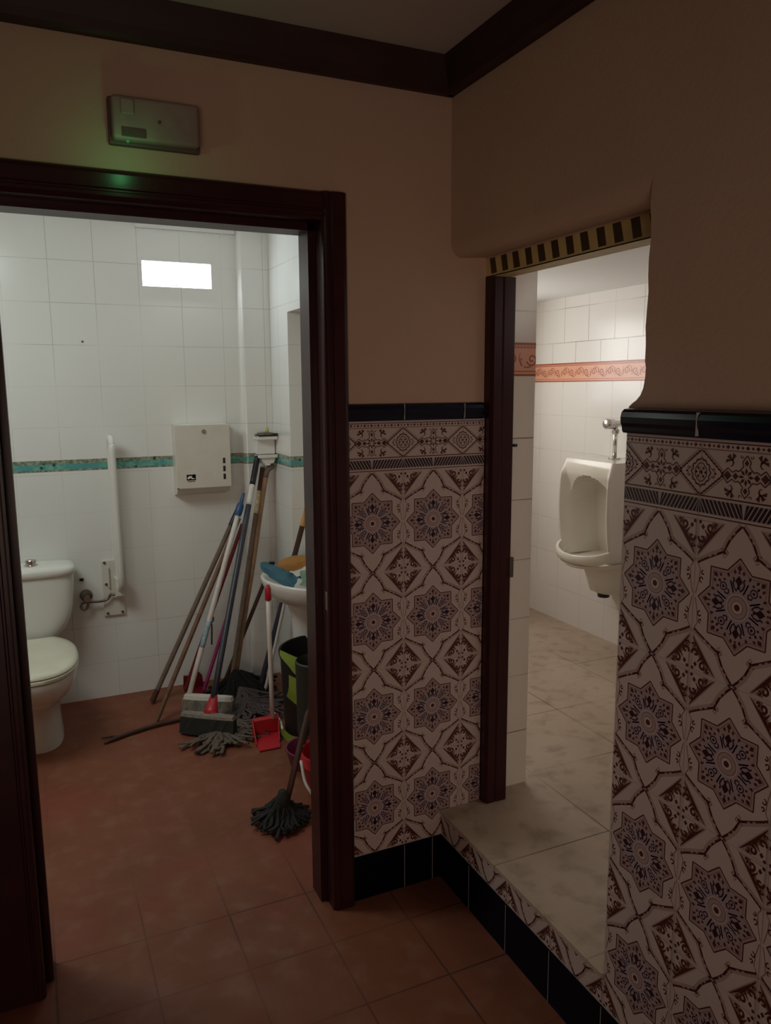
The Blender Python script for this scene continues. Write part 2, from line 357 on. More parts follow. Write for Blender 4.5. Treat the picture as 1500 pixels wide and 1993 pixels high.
def star_tile():
    W, H = 0.1, 0.1485; sh = []
    # eight-pointed star
    R = 0.0895; r = R * 0.765
    star = [((R if k % 2 == 0 else r) * math.cos(k * PI / 8 + PI / 2), (R if k % 2 == 0 else r) * math.sin(k * PI / 8 + PI / 2)) for k in range(16)]
    sh.append((STAR, star, 1))
    sh += segline(MAROON, star, 0.0024, 2, True)
    inner = [(x * 0.90, y * 0.90) for x, y in star]
    sh += segline(TAN, inner, 0.0013, 2, True)
    sh += circ(LILAC, (0, 0), 0.052, 2, 24)
    for k in range(4):
        p = [(INK, [(0.0, 0.0585), (-0.0052, 0.0520), (-0.0082, 0.0475), (-0.0048, 0.0440), (-0.0022, 0.0400), (-0.0042, 0.0330), (0.0042, 0.0330), (0.0022, 0.0400), (0.0048, 0.0440), (0.0082, 0.0475), (0.0052, 0.0520)], 3)]
        for sx in (1, -1):
            p += stroke(INK, [(sx * 0.0035, 0.0300), (sx * 0.0095, 0.0355), (sx * 0.0125, 0.0430), (sx * 0.0100, 0.0495), (sx * 0.0128, 0.0535)], 0.0034, 3)
            p += diamond(MAROON, (sx * 0.0095, 0.0640), 0.0032, 0.0046, 3)
            p += stroke(LILAC, [(sx * 0.0065, 0.0345), (sx * 0.0088, 0.0420)], 0.0022, 4)
        p += diamond(MAROON, (0, 0.0715), 0.0050, 0.0066, 3) + circ(MAROON, (0, 0.0635), 0.0022, 3, 8)
        sh += rot(p, k * PI / 2)
        d = circ(INK, (0, 0.0465), 0.0082, 3, 14) + circ(LILAC, (0, 0.0465), 0.0058, 4, 14) + circ(INK, (0, 0.0465), 0.0030, 5, 10)
        for sx in (1, -1):
            d += stroke(INK, [(0, 0.0300), (sx * 0.0050, 0.0345), (sx * 0.0040, 0.0385)], 0.0028, 3)
            d += circ(MAROON, (sx * 0.0105, 0.0545), 0.0026, 3, 8) + diamond(MAROON, (sx * 0.0088, 0.0655), 0.0030, 0.0044, 3)
        d += diamond(MAROON, (0, 0.0720), 0.0048, 0.0064, 3) + diamond(INK, (0, 0.0590), 0.0030, 0.0042, 3)
        sh += rot(d, k * PI / 2 + PI / 4)
    for k in range(8):
        sh += rot(diamond(MAROON, (0, 0.0605), 0.0030, 0.0050, 3), k * PI / 4 + PI / 8)
        sh += rot(stroke(LILAC, [(0, 0.028), (0.001, 0.050)], 0.0030, 2), k * PI / 4 + PI / 8)
    sh += circ(CREAM, (0, 0), 0.0245, 3, 24) + circ(TAN, (0, 0), 0.0222, 4, 24) + circ(STAR, (0, 0), 0.0200, 5, 24) + circ(TAN, (0, 0), 0.0128, 6, 20) + circ(CREAM, (0, 0), 0.0112, 7, 20) + circ(MAROON, (0, 0), 0.0062, 8, 14)
    # scalloped frame and corner pieces, one quadrant (upper right), mirrored
    q = []
    path1 = [(0.0, 0.1455), (0.012, 0.133), (0.024, 0.118), (0.031, 0.104), (0.036, 0.094), (0.050, 0.087), (0.068, 0.078), (0.086, 0.068), (0.0945, 0.0625)]
    q += segline(MAROON, path1, 0.0018, 2); q += segline(SHADE, [(x + 0.004, y + 0.004) for x, y in path1], 0.008, 1)
    for i in range(len(path1) - 1):
        for t in (0.2, 0.55, 0.9):
            x = path1[i][0] * (1 - t) + path1[i + 1][0] * t; y = path1[i][1] * (1 - t) + path1[i + 1][1] * t
            a = math.atan2(path1[i + 1][1] - path1[i][1], path1[i + 1][0] - path1[i][0])
            if i % 2 == 0 or t == 0.55:
                q += [(MAROON, [(x + 0.0046 * math.cos(a + s) * k, y + 0.0046 * math.sin(a + s) * k) for s, k in ((0, 1.1), (PI / 3, .9), (2 * PI / 3, .9), (PI, 1.1))], 3)]
    q += stroke(TAN, [(0.036, 0.094), (0.030, 0.090), (0.027, 0.095), (0.031, 0.099)], 0.0026, 2) + stroke(TAN, [(0.036, 0.094), (0.038, 0.087), (0.034, 0.084), (0.032, 0.088)], 0.0018, 2)
    q += circ(MAROON, (0.0345, 0.0935), 0.0032, 3, 8)
    q += segline(TAN, [(0.0945, 0.0625), (0.088, 0.052), (0.090, 0.030), (0.096, 0.004)], 0.0018, 2)
    q += stroke(MAROON, spiral((0.083, 0.034), 0.0068, -PI / 2, 0.8), 0.0026, 2) + stroke(MAROON, spiral((0.081, 0.046), 0.005, PI / 2, 0.8, sgn=-1), 0.0026, 2)
    # corner triangle with scrolls
    q.append((SHADE, [(0.097, 0.1455), (0.036, 0.1455), (0.097, 0.073)], 1))
    q.append((TAN, [(0.096, 0.1445), (0.055, 0.1445), (0.060, 0.1270), (0.082, 0.1010), (0.096, 0.0960)], 2))
    q.append((CREAM, [(0.0955, 0.1442), (0.066, 0.1442), (0.068, 0.131), (0.085, 0.111), (0.0955, 0.108)], 3))
    q.append((MAROON, [(0.040, 0.1445), (0.0435, 0.1430), (0.058, 0.1300), (0.068, 0.1235), (0.077, 0.1125), (0.084, 0.1005), (0.0950, 0.0830), (0.096, 0.0785)], 4))
    for c, r_, a0, tn, sg, wd in (((0.0685, 0.1335), 0.0090, -1.9, 0.95, 1, 0.0050), ((0.0875, 0.1110), 0.0090, 0.3, 0.95, -1, 0.0050), ((0.0565, 0.1390), 0.0050, -1.6, 0.8, 1, 0.0036), ((0.0915, 0.0965), 0.0050, 0.0, 0.8, -1, 0.0036)):
        q += stroke(MAROON, spiral(c, r_, a0, tn, sgn=sg), wd, 5)
    q += stroke(MAROON, [(0.073, 0.117), (0.079, 0.1235), (0.0825, 0.1285)], 0.0050, 5, taper=True)
    q += diamond(MAROON, (0.0868, 0.1330), 0.0045, 0.0055, 5) + circ(MAROON, (0.0935, 0.1415), 0.0034, 5, 8)
    for fx in (1, -1):
        for fy in (1, -1): sh += mir(q, fx, fy)
    # tile joint
    sh.append((GROUT, [(-W, -H), (-W + 0.0006, -H), (-W + 0.0006, H), (-W, H)], 6)); sh.append((GROUT, [(W - 0.0006, -H), (W, -H), (W, H), (W - 0.0006, H)], 6))
    sh.append((GROUT, [(-W, -H), (W, -H), (W, -H + 0.0005), (-W, -H + 0.0005)], 6))
    return sh
def frieze_tile():
    """one 20 cm piece, v measured from the world height; centre column at u=0"""
    sh = []
    zc = 1.4205; zt, zb = 1.4625, 1.3785
    def hl(z, w, m=MAROON): sh.append((m, [(-0.1, z - w / 2), (0.1, z - w / 2), (0.1, z + w / 2), (-0.1, z + w / 2)], 2))
    hl(1.4770, 0.0022); hl(1.4640, 0.0022, TAN); hl(1.3775, 0.0026); hl(1.3400, 0.0022)
    hl(1.4822, 0.0028, PALE)
    for k in range(19):
        u = -0.1 + 0.2 * (k + 0.5) / 19
        sh.extend(diamond(MAROON, (u, 1.4706), 0.0044 if k % 2 else 0.0030, 0.0042 if k % 2 else 0.0030, 2))
    # chevron stripes
    sh.append((PALE, [(-0.1, 1.3445), (0.1, 1.3445), (0.1, 1.3735), (-0.1, 1.3735)], 1))
    s = 0.0146; n = 11; p = 0.1 / 10.6
    for k in range(-2, 12):
        u0 = k * p
        for sg in (1, -1):
            a, b = u0 + 0.0, u0 + 0.0066
            pts = [(a, 1.3462), (b, 1.3462), (b + s, 1.3718), (a + s, 1.3718)]
            # clip to 0..0.1
            cl = []
            for x, y in pts: cl.append((min(max(x, 0.0009), 0.0991), y))
            if max(x for x, _ in cl) - min(x for x, _ in cl) < 0.004: continue
            sh.append((INK, [(sg * x, y) for x, y in (cl if sg > 0 else cl[::-1])], 3))
    # main motif
    m = []
    for k in range(8):
        m += rot(diamond(MAROON, (0, 0.0100), 0.0030, 0.0066, 3), k * PI / 4)
    for sx in (1, -1):
        m += diamond(MAROON, (sx * 0.0225, 0), 0.0066, 0.0066, 3) + diamond(MAROON, (sx * 0.0395, 0), 0.0088, 0.0088, 3)
        m += diamond(MAROON, (0, sx * 0.0245), 0.0048, 0.0062, 3)
    out = []
    prof = [(0.0, 0.0375), (0.009, 0.026), (0.006, 0.0185), (0.0155, 0.0085), (0.0225, 0.0105), (0.0295, 0.0060), (0.0395, 0.0135), (0.053, 0.0)]
    for fx in (1, -1):
        for fy in (1, -1): m += segline(MAROON, [(x * fx, y * fy) for x, y in prof], 0.0021, 3)
    sprig = [(MAROON, [(0.029, 0.025), (0.043, 0.033), (0.036, 0.0385)], 3), (MAROON, [(0.031, 0.026), (0.0305, 0.0405), (0.0225, 0.036)], 3), (MAROON, [(0.0280, 0.029), (0.044, 0.029), (0.045, 0.022)], 3)] \
        + stroke(MAROON, [(0.031, 0.029), (0.028, 0.022), (0.031, 0.017), (0.035, 0.018)], 0.0042, 3, taper=True) + stroke(MAROON, spiral((0.0115, 0.036), 0.0042, PI, 0.7), 0.0016, 3)
    rope = []
    for k in range(8):
        t = (k + 0.5) / 8
        u = 0.0985 - 0.050 * t; v = 0.0405 - 0.0405 * t
        rope += [(MAROON, [(u - 0.0052, v - 0.0030), (u + 0.0024, v - 0.0006), (u + 0.0058, v + 0.0042), (u - 0.0018, v + 0.0020)], 3)]
    rope += segline(TAN, [(0.100, 0.0400 - 0.012), (0.0535 + 0.013, 0.0)], 0.0016, 2) + segline(TAN, [(0.093, 0.0420), (0.0455, 0.0040)], 0.0016, 2)
    ros = segline(MAROON, [(0.1, 0.026), (0.094, 0.0215), (0.0905, 0.0235), (0.0865, 0.015), (0.081, 0.0145), (0.0815, 0.006), (0.0765, 0.0)], 0.0026, 3) \
        + segline(MAROON, [(0.1, 0.018), (0.094, 0.015), (0.088, 0.008), (0.086, 0.0)], 0.0020, 3) + diamond(MAROON, (0.094, 0.0075), 0.0030, 0.0036, 4) + diamond(MAROON, (0.0895, 0.0), 0.0022, 0.0030, 4) + diamond(MAROON, (0.098, 0.0), 0.0020, 0.0050, 4)
    ros += stroke(MAROON, spiral((0.0700, 0.0055), 0.0040, 0, 0.7), 0.0016, 3) + diamond(MAROON, (0.0665, 0.0), 0.0030, 0.0020, 3)
    for fx in (1, -1):
        for fy in (1, -1): m += mir(sprig + rope + ros, fx, fy)
    sh += [(mi, [(x, y + zc) for x, y in pts], l) for mi, pts, l in m]
    sh.append((GROUT, [(-0.1, 1.3370), (-0.0993, 1.3370), (-0.0993, 1.484), (-0.1, 1.484)], 6)); sh.append((GROUT, [(0.0993, 1.3370), (0.1, 1.3370), (0.1, 1.484), (0.0993, 1.484)], 6))
    return sh
ST, FT = star_tile(), frieze_tile()
def dado(to_world, cols, rows, frieze, u_lo, u_hi, v_lo, v_hi, clips):
    """glazed tile sheet as one mesh; to_world(u, v, lift)"""
    bm = bmesh.new()
    def add(mi, pts, lift):
        try: f = bm.faces.new([bm.verts.new(to_world(u, v, lift)) for u, v in pts]); f.material_index = mi
        except ValueError: pass
    for cu in cols:
        for cv in rows:
            for mi, pts, l in ST: add(mi, [(p[0] + cu, p[1] + cv) for p in pts], l * 0.00018)
        if frieze:
            for mi, pts, l in FT: add(mi, [(p[0] + cu, p[1]) for p in pts], l * 0.00018)
    for co, no in clips:
        bmesh.ops.bisect_plane(bm, geom=bm.verts[:] + bm.edges[:] + bm.faces[:], plane_co=co, plane_no=no, clear_outer=True)
    return bm

# ------------------------------------------------------------------ the setting: hall
XB = -0.1666
ROW0, RP = 1.187, 0.297
struct('floor', BOX((-2.9, -4.3, -0.06), (0.19, 2.2, 0.0)), 'floor')
struct('ceiling', BOX((-2.9, -4.3, 2.468), (-0.02, 0.008, 2.52)), 'ceiling')
bm = bmesh.new()                                     # front wall with the doorway
box(bm, (-2.9, 0.008, 0), (-1.3645, 0.10, 2.52)); box(bm, (-1.415, 0.008, 2.05), (-0.535, 0.10, 2.52)); box(bm, (-0.535, 0.008, 0), (-0.022, 0.10, 2.52))
wf = struct('wall_front', bm, 'plaster')
def toA(u, v, l): return (u, 0.0 - l, v)
bm = dado(toA, [-0.4, -0.2, 0.0], [ROW0 - RP * k for k in range(4)], True, 0, 0, 0, 0,
          [((-0.4745, 0, 0), (-1, 0, 0)), ((-0.024, 0, 0), (1, 0, 0)), ((0, 0, 0.1465), (0, 0, -1))])
box(bm, (-0.4745, 0.0, 0.0), (-0.024, 0.0079, 1.484), mi=CREAM)
struct('tile_dado', bm, TILE_MATS, wf)
def cap_profile(s):    # (depth outward, z)
    return [(0.0, 1.484), (0.010, 1.4835), (0.0135, 1.488), (0.0145, 1.496), (0.0185, 1.504), (0.0195, 1.516), (0.0165, 1.526), (0.010, 1.5315), (0.0, 1.533)]
bm = bmesh.new(); prism(bm, [(0.0079 - d * 1.0, z) for d, z in cap_profile(1)], 0, -0.4745, -0.030)
for u in (-0.3, -0.1): box(bm, (u - 0.0008, -0.0122, 1.486), (u + 0.0008, 0.0, 1.530), mi=1)
struct('trim_1', bm, ['navy', 'paleline'])
bm = BOX((-0.4745, -0.004, 0.0), (XB + 0.0005, 0.0079, 0.1465))
for u in (-0.3, -0.2): box(bm, (u - 0.0007, -0.0044, 0.0), (u + 0.0007, 0.0, 0.146), mi=1)
struct('baseboard_front', bm, ['skirt', 'paleline'])

# right wall: plaster with the opening, its edge worn wavy and swept out above the tile cap
XP = -0.141
bm = bmesh.new()
edge = [(-0.797, 1.952), (-0.794, 1.93)]
for i in range(9):
    z = 1.90 - i * 0.034; edge.append((-0.797 - 0.002 * math.sin(i * 1.9), z))
edge += [(-0.8015, 1.615), (-0.8005, 1.595), (-0.797, 1.575), (-0.790, 1.560), (-0.778, 1.549), (-0.766, 1.542), (-0.757, 1.535), (-0.757, 1.520), (-0.790, 1.515), (-0.790, 0.0)]
poly = [(0.0079, 2.52), (0.0079, 1.992), (-0.40, 1.992), (-0.7965, 1.992)] + edge[1:] + [(-4.3, 0.0), (-4.3, 2.52)]
prism(bm, poly, 0, XP, -0.021)
prism(bm, [(XP, 1.9922), (-0.0215, 1.9922), (-0.0215, 1.956)] + [(XP + 0.036 * (1 - math.sin(a)), 1.992 - 0.042 * math.cos(a)) for a in [i * PI / 24 for i in range(0, 13)]][:-1], 1, -0.7967, 0.0079)
wr = struct('wall_right', bm, 'plaster', smooth=True, angle=25)
def toB(u, v, l): return (XB - l, -u, v)
colsB = [0.084 + 0.2 * k for k in range(-1, 9)]
rowsB = [ROW0 - RP * k for k in range(4)]
bm = dado(toB, [0.884 + 0.2 * k for k in range(0, 7)], rowsB, True, 0, 0, 0, 0, [((0, -0.784, 0), (0, 1, 0)), ((0, 0, 0.1465), (0, 0, -1))])
bm2 = dado(toB, [0.084 + 0.2 * k for k in range(-1, 4)], rowsB[3:], False, 0, 0, 0, 0, [((0, 0.0, 0), (0, 1, 0)), ((0, -0.784, 0), (0, -1, 0)), ((0, 0, 0.2195), (0, 0, 1)), ((0, 0, 0.1465), (0, 0, -1))])
box(bm, (XB, -2.3, 0.0), (XP - 0.0001, -0.784, 1.484), mi=CREAM)
struct('tile_dado', bm, TILE_MATS, wr)
box(bm2, (XB, -0.784, 0.0), (XP, 0.0075, 0.2195), mi=CREAM)
struct('trim_2', bm2, TILE_MATS)                      # tiled riser of the step
bm = bmesh.new(); prism(bm, [(XP - 0.0001 - 0.0255 - d * 0.95, z) for d, z in cap_profile(1)] + [(XP - 0.0001, 1.533), (XP - 0.0001, 1.484)], 1, -2.3, -0.7825)
for u in (0.984, 1.184, 1.384): box(bm, (XB - 0.0195, -u - 0.0008, 1.487), (XB, -u + 0.0008, 1.530), mi=1)
struct('trim_3', bm, ['navy', 'paleline'])
bm = BOX((XB - 0.0045, -2.3, 0.0), (XB + 0.0, -0.0045, 0.1465))
for k in range(0, 11):
    u = 0.084 + 0.2 * k - 0.1
    if u > 0.01: box(bm, (XB - 0.0049, -u - 0.0007, 0.0), (XB, -u + 0.0007, 0.146), mi=1)
struct('baseboard_right', bm, ['skirt', 'paleline'])
# timber cornice round the hall ceiling
bm = bmesh.new()
prism(bm, [(0.0079, 2.381), (-0.010, 2.381), (-0.018, 2.39), (-0.022, 2.41), (-0.038, 2.44), (-0.046, 2.4675), (0.0079, 2.4675)], 0, -2.9, -0.1411)
cs = [(XP - 0.0001, 2.381), (XP - 0.018, 2.381), (XP - 0.026, 2.39), (XP - 0.030, 2.41), (XP - 0.046, 2.44), (XP - 0.054, 2.4675), (XP - 0.0001, 2.4675)]
prism(bm, cs, 1, -4.3, 0.0)
struct('trim_4', bm, 'beam')
struct('wall_left', BOX((-2.95, -4.3, 0), (-2.9, 2.2, 2.52)), 'plaster')
struct('wall_rear', BOX((-2.9, -4.35, 0), (-0.02, -4.3, 2.52)), 'plaster')

# door frame of the toilet room
d1 = bpy.data.objects.new('door_1', None); COL.objects.link(d1); d1.location = (-0.94, 0.0, 0.0); d1['kind'] = 'structure'
d1['label'] = 'dark mahogany door frame around the toilet room doorway'
JR = [(-0.4745, 0.0078), (-0.4745, -0.012), (-0.479, -0.019), (-0.487, -0.023), (-0.518, -0.023), (-0.521, -0.019), (-0.525, -0.019), (-0.528, -0.022), (-0.536, -0.022), (-0.540, -0.017), (-0.5435, -0.017), (-0.546, -0.012), (-0.546, 0.040), (-0.5665, 0.040), (-0.5665, 0.118), (-0.5355, 0.118), (-0.5355, 0.0078)]
bm = bmesh.new(); prism(bm, JR, 2, 0.0, 2.090); link_mesh('jamb', bm, 'mahogany', d1)
c = -0.9495
bm = bmesh.new(); prism(bm, [(2 * c - x - (0.22 if x > -0.50 else 0.0), y) for x, y in JR][::-1], 2, 0.0, 2.090); link_mesh('jamb', bm, 'mahogany', d1)
HD = [(0.0078, 2.090), (-0.012, 2.090), (-0.019, 2.085), (-0.023, 2.077), (-0.023, 2.046), (-0.019, 2.043), (-0.019, 2.039), (-0.022, 2.036), (-0.022, 2.028), (-0.017, 2.024), (-0.012, 2.018), (0.040, 2.018), (0.040, 1.998), (0.118, 1.998), (0.118, 2.048), (0.0078, 2.048)]
bm = bmesh.new(); prism(bm, HD, 0, -1.3525, -0.5462); link_mesh('header', bm, 'mahogany', d1)
bm = bmesh.new(); box(bm, (-0.5475, -0.006, 0.945), (-0.5455, 0.012, 1.000), 0.001); o = link_mesh('strike_plate', bm, 'chrome', d1); o['label'] = 'small worn metal strike plate'

# step and urinal room
bm = bmesh.new(); box(bm, (XB - 0.006, -0.783, 0.2197), (-0.0205, 0.0075, 0.231)); box(bm, (-0.0205, -2.5, 0.16), (1.50, 1.95, 0.231))
struct('floor_urinal_room', bm, 'stone')
struct('wall_urinal', BOX((1.45, -2.5, 0.231), (1.50, 1.95, 2.10)), 'wt_urinal')
struct('ceiling_urinal_room', BOX((-0.0205, -2.5, 2.062), (1.50, 1.95, 2.10)), mat('urinal_ceiling_paint', (0.86, 0.86, 0.84), 0.8))
struct('wall_urinal_front', BOX((-0.02, -2.55, 0.0), (1.50, -2.5, 2.10)), 'wt_urinal')
bm = bmesh.new(); box(bm, (0.185, 1.83, 0.231), (0.33, 1.88, 2.062)); box(bm, (1.03, 1.83, 0.231), (1.45, 1.88, 2.062)); box(bm, (0.33, 1.83, 0.231), (1.03, 1.88, 1.45)); box(bm, (0.33, 1.83, 1.99), (1.03, 1.88, 2.062))
struct('wall_urinal_back', bm, 'wt_strip')
bm = BOX((0.34, 1.862, 1.46), (1.02, 1.868, 1.98)); wn = struct('window_2', bm, 'glow')
bm = bmesh.new()
for lo, hi in (((0.33, 1.845, 1.45), (0.36, 1.861, 1.99)), ((1.0, 1.845, 1.45), (1.03, 1.861, 1.99)), ((0.36, 1.845, 1.45), (1.0, 1.861, 1.48)), ((0.36, 1.845, 1.96), (1.0, 1.861, 1.99))): box(bm, lo, hi)
link_mesh('window_frame', bm, 'frame', wn)
bm = bmesh.new(); box(bm, (0.0605, 0.036, 0.231), (0.184, 0.11, 2.062)); box(bm, (0.1005, 0.11, 0.0), (0.184, 1.95, 2.4))
wp = struct('wall_partition', bm, 'wt_strip')
# patterned orange bands
def scroll_band(to_world, u0, u1, z0, z1, pitch):
    bm = bmesh.new()
    def add(mi, pts, lift):
        f = bm.faces.new([bm.verts.new(to_world(u, v, lift)) for u, v in pts]); f.material_index = mi
    h = z1 - z0; zm = (z0 + z1) / 2
    def rect(mi, a, b, l): add(mi, [(u0, a), (u1, a), (u1, b), (u0, b)], l)
    rect(0, z0, z1, 0.0006)
    for a, b in ((0, .06), (.13, .155), (.84, .865), (.93, 1.0)): rect(1, z0 + h * a, z0 + h * b, 0.0010)
    k = 0; u = u0 - pitch
    while u < u1 + pitch:
        sg = 1 if k % 2 == 0 else -1
        sh = stroke(1, spiral((u + pitch * 0.45, zm), h * 0.20, PI * 1.1, 1.35, 26, sg), h * 0.045, 3)
        sh += stroke(1, [(u + pitch * 0.95, zm + sg * h * 0.20), (u + pitch * 0.80, zm - sg * h * 0.02), (u + pitch * 0.86, zm - sg * h * 0.20)], h * 0.05, 3, taper=True)
        sh += stroke(1, [(u + pitch * 0.05, zm - sg * h * 0.22), (u + pitch * 0.20, zm - sg * h * 0.24), (u + pitch * 0.42, zm - sg * h * 0.21)], h * 0.035, 3)
        sh += diamond(1, (u + pitch * 0.92, zm), h * 0.03, h * 0.05, 3)
        for mi, pts, l in sh: add(mi, pts, 0.0012)
        n = int(pitch / 0.012)
        for j in range(n): add(1, [(u + pitch * (j + a) / n, z0 + h * b) for a, b in ((0.1, .895), (0.5, .875), (0.9, .895), (0.5, .915))], 0.0012)
        u += pitch; k += 1
    return bm
def clip(bm, planes):
    for co, no in planes: bmesh.ops.bisect_plane(bm, geom=bm.verts[:] + bm.edges[:] + bm.faces[:], plane_co=co, plane_no=no, clear_outer=True)
    return bm
bm = clip(scroll_band(lambda u, v, l: (u, 0.036 - l, v), 0.0605, 0.184, 1.611, 1.714, 0.075), [((0.0605, 0, 0), (-1, 0, 0)), ((0.184, 0, 0), (1, 0, 0))])
struct('trim_5', bm, ['orange', 'rust'])
bm = clip(scroll_band(lambda u, v, l: (1.45 - l, u, v), -0.6, 1.83, 1.603, 1.706, 0.062), [((0, -0.6, 0), (0, -1, 0)), ((0, 1.83, 0), (0, 1, 0))])
struct('trim_6', bm, ['orange', 'rust'])
# door post of the urinal room and the lintel
d2 = bpy.data.objects.new('door_2', None); COL.objects.link(d2); d2.location = (0.02, 0.0, 0.231); d2['kind'] = 'structure'
d2['label'] = 'dark mahogany door post at the urinal room opening'
bm = bmesh.new(); prism(bm, [(-0.0215, 0.0075), (-0.0215, -0.022), (-0.014, -0.034), (0.012, -0.034), (0.016, -0.030), (0.020, -0.034), (0.056, -0.034), (0.060, -0.030), (0.060, 0.060), (-0.0215, 0.060)], 2, 0.2315, 1.899); link_mesh('jamb', bm, 'mahogany', d2)
bm = bmesh.new(); tube(bm, [(0.0605, -0.033, 1.400), (0.072, -0.034, 1.400)], 0.005, 10); o = link_mesh('hinge_pin', bm, 'black', d2)
bm = bmesh.new(); box(bm, (0.052, -0.040, 0.985), (0.066, -0.030, 1.050), 0.002); o = link_mesh('latch_keep', bm, 'dullmetal', d2)
struct('trim_7', BOX((-0.0205, -1.2, 1.9015), (0.05, 0.0075, 2.062)), MT['plaster'])     # lintel core
# yellow and dark hazard tape wrapped on the lintel
bm = bmesh.new()
box(bm, (-0.0216, -0.86, 1.8985), (-0.0206, 0.0075, 1.951)); box(bm, (-0.0216, -0.86, 1.8985), (0.040, 0.0075, 1.9012))
k = 0
y = -0.012
while y > -0.86:
    t = 0.029
    j = random.uniform(-0.002, 0.002)
    pts = [(y + j, 1.951), (y - t + j, 1.951), (y - t - 0.012, 1.9065), (y - 0.011 + j, 1.9055)]
    f = bm.faces.new([bm.verts.new((-0.0219, a, b)) for a, b in pts]); f.material_index = 1
    y -= 0.0590
tp = link_mesh('hazard_tape', bm, ['tapeY', 'tapeK']); tag(tp, 'yellow and dark striped tape stuck along the low lintel', 'tape')

# ------------------------------------------------------------------ the setting: toilet room
WX0, WX1, WZ0, WZ1 = -0.726, -0.386, 2.079, 2.201
bm = bmesh.new()
box(bm, (-2.9, 2.05, 0), (WX0, 2.15, 2.40)); box(bm, (WX1, 2.05, 0), (0.1, 2.15, 2.40)); box(bm, (WX0, 2.05, 0), (WX1, 2.15, WZ0)); box(bm, (WX0, 2.05, WZ1), (WX1, 2.15, 2.40))
struct('wall_back', bm, 'wt_back')
w1 = struct('window_1', BOX((WX0, 2.088, WZ0), (WX1, 2.094, WZ1)), 'glow')
bm = bmesh.new()
for i in range(22):
    x = WX0 + 0.012 + i * 0.0085 + random.uniform(-0.001, 0.001)
    r = random.uniform(0.0012, 0.003)
    z = WZ0 + 0.012 + random.uniform(-0.002, 0.002)
    tube(bm, [(x, 2.0878, z), (x, 2.0868, z)], r, 8)
link_mesh('mesh_dots', bm, 'holes', w1)
# corner pillar (rounded edge), right wall block and lintel over the basin recess
bm = bmesh.new()
pts = [(-0.1005, 2.0498), (-0.1005, 2.0)] + [(-0.235 - 0.024 * math.sin(a), 2.024 - 0.024 * math.cos(a)) for a in [i * PI / 16 for i in range(9)]] + [(-0.259, 2.0498)]
prism(bm, pts, 2, 0.0, 2.384)
struct('wall_pillar', bm, 'wt_back')
bm = bmesh.new(); box(bm, (-0.1, 1.70, 0.0), (0.1, 2.0498, 2.384)); box(bm, (-0.1, 0.1005, 1.945), (0.1, 1.70, 2.384))
struct('wall_side', bm, 'wt_side')
struct('ceiling_toilet_room', BOX((-2.9, 0.1005, 2.385), (0.1, 2.05, 2.43)), mat('toilet_ceiling_paint', (0.80, 0.80, 0.78), 0.8))
struct('trim_8', BOX((-0.752, 2.030, 2.352), (-0.262, 2.0495, 2.3845)), 'frame')

# ------------------------------------------------------------------ things on the hall wall
EL = thing('emergency_light', 'pale rectangular emergency light box above the toilet doorway', 'emergency light', (-0.965, 0.008, 2.145))
link_mesh('back_plate', BOX((-1.070, -0.012, 2.147), (-0.858, 0.0078, 2.254), 0.006), 'lampdark', EL)
link_mesh('cover', BOX((-1.064, -0.044, 2.153), (-0.864, -0.012, 2.249), 0.009, 3), 'lampbody', EL, smooth=True, angle=40)
link_mesh('lamp_block', BOX((-1.045, -0.053, 2.205), (-1.015, -0.0435, 2.240), 0.004), 'lampbody', EL)
bm = bmesh.new(); tube(bm, [(-0.958, -0.046, 2.198), (-0.958, -0.0435, 2.198)], 0.004, 10); link_mesh('screw', bm, 'lampdark', EL)
link_mesh('grille', BOX((-1.045, -0.0465, 2.158), (-0.990, -0.0435, 2.178), 0.001), 'lampdark', EL)
bm = bmesh.new(); tube(bm, [(-1.03, -0.030, 2.1535), (-1.03, -0.030, 2.1495)], 0.004, 10); o = link_mesh('indicator', bm, 'led', EL); o['label'] = 'green indicator light'

# ------------------------------------------------------------------ toilet
def rr(cx, cy, z, rx, ry, p=2.6, n=44, back=None):
    out = []
    for k in range(n):
        a = 2 * PI * k / n; ca, sa = math.cos(a), math.sin(a)
        x = cx + rx * math.copysign(abs(ca) ** (2 / p), ca); y = cy + ry * math.copysign(abs(sa) ** (2 / p), sa)
        if back is not None: y = min(y, back)
        out.append((x, y, z))
    return out
TX = -1.345
T = thing('toilet', 'white close-coupled toilet with its cream lid down', 'toilet', (TX, 1.7, 0.0))
bm = bmesh.new()
loft(bm, [rr(TX, 1.715, 0.0, 0.108, 0.215, 2.6), rr(TX, 1.715, 0.02, 0.108, 0.215, 2.6), rr(TX, 1.715, 0.11, 0.100, 0.200, 2.5), rr(TX, 1.70, 0.19, 0.104, 0.205, 2.4), rr(TX, 1.66, 0.235, 0.122, 0.245, 2.3), rr(TX, 1.61, 0.285, 0.152, 0.29, 2.3), rr(TX, 1.575, 0.335, 0.174, 0.305, 2.3), rr(TX, 1.56, 0.375, 0.183, 0.300, 2.3), rr(TX, 1.56, 0.392, 0.182, 0.299, 2.3)])
link_mesh('bowl', bm, 'ceramic', T, smooth=True, angle=60)
bm = bmesh.new()
loft(bm, [rr(TX, 1.555, 0.3925, 0.180, 0.290, 2.3, back=1.81), rr(TX, 1.555, 0.397, 0.187, 0.297, 2.3, back=1.81), rr(TX, 1.555, 0.409, 0.188, 0.298, 2.3, back=1.81), rr(TX, 1.555, 0.412, 0.185, 0.295, 2.3, back=1.81)])
link_mesh('seat', bm, 'seat', T, smooth=True, angle=50)
bm = bmesh.new()
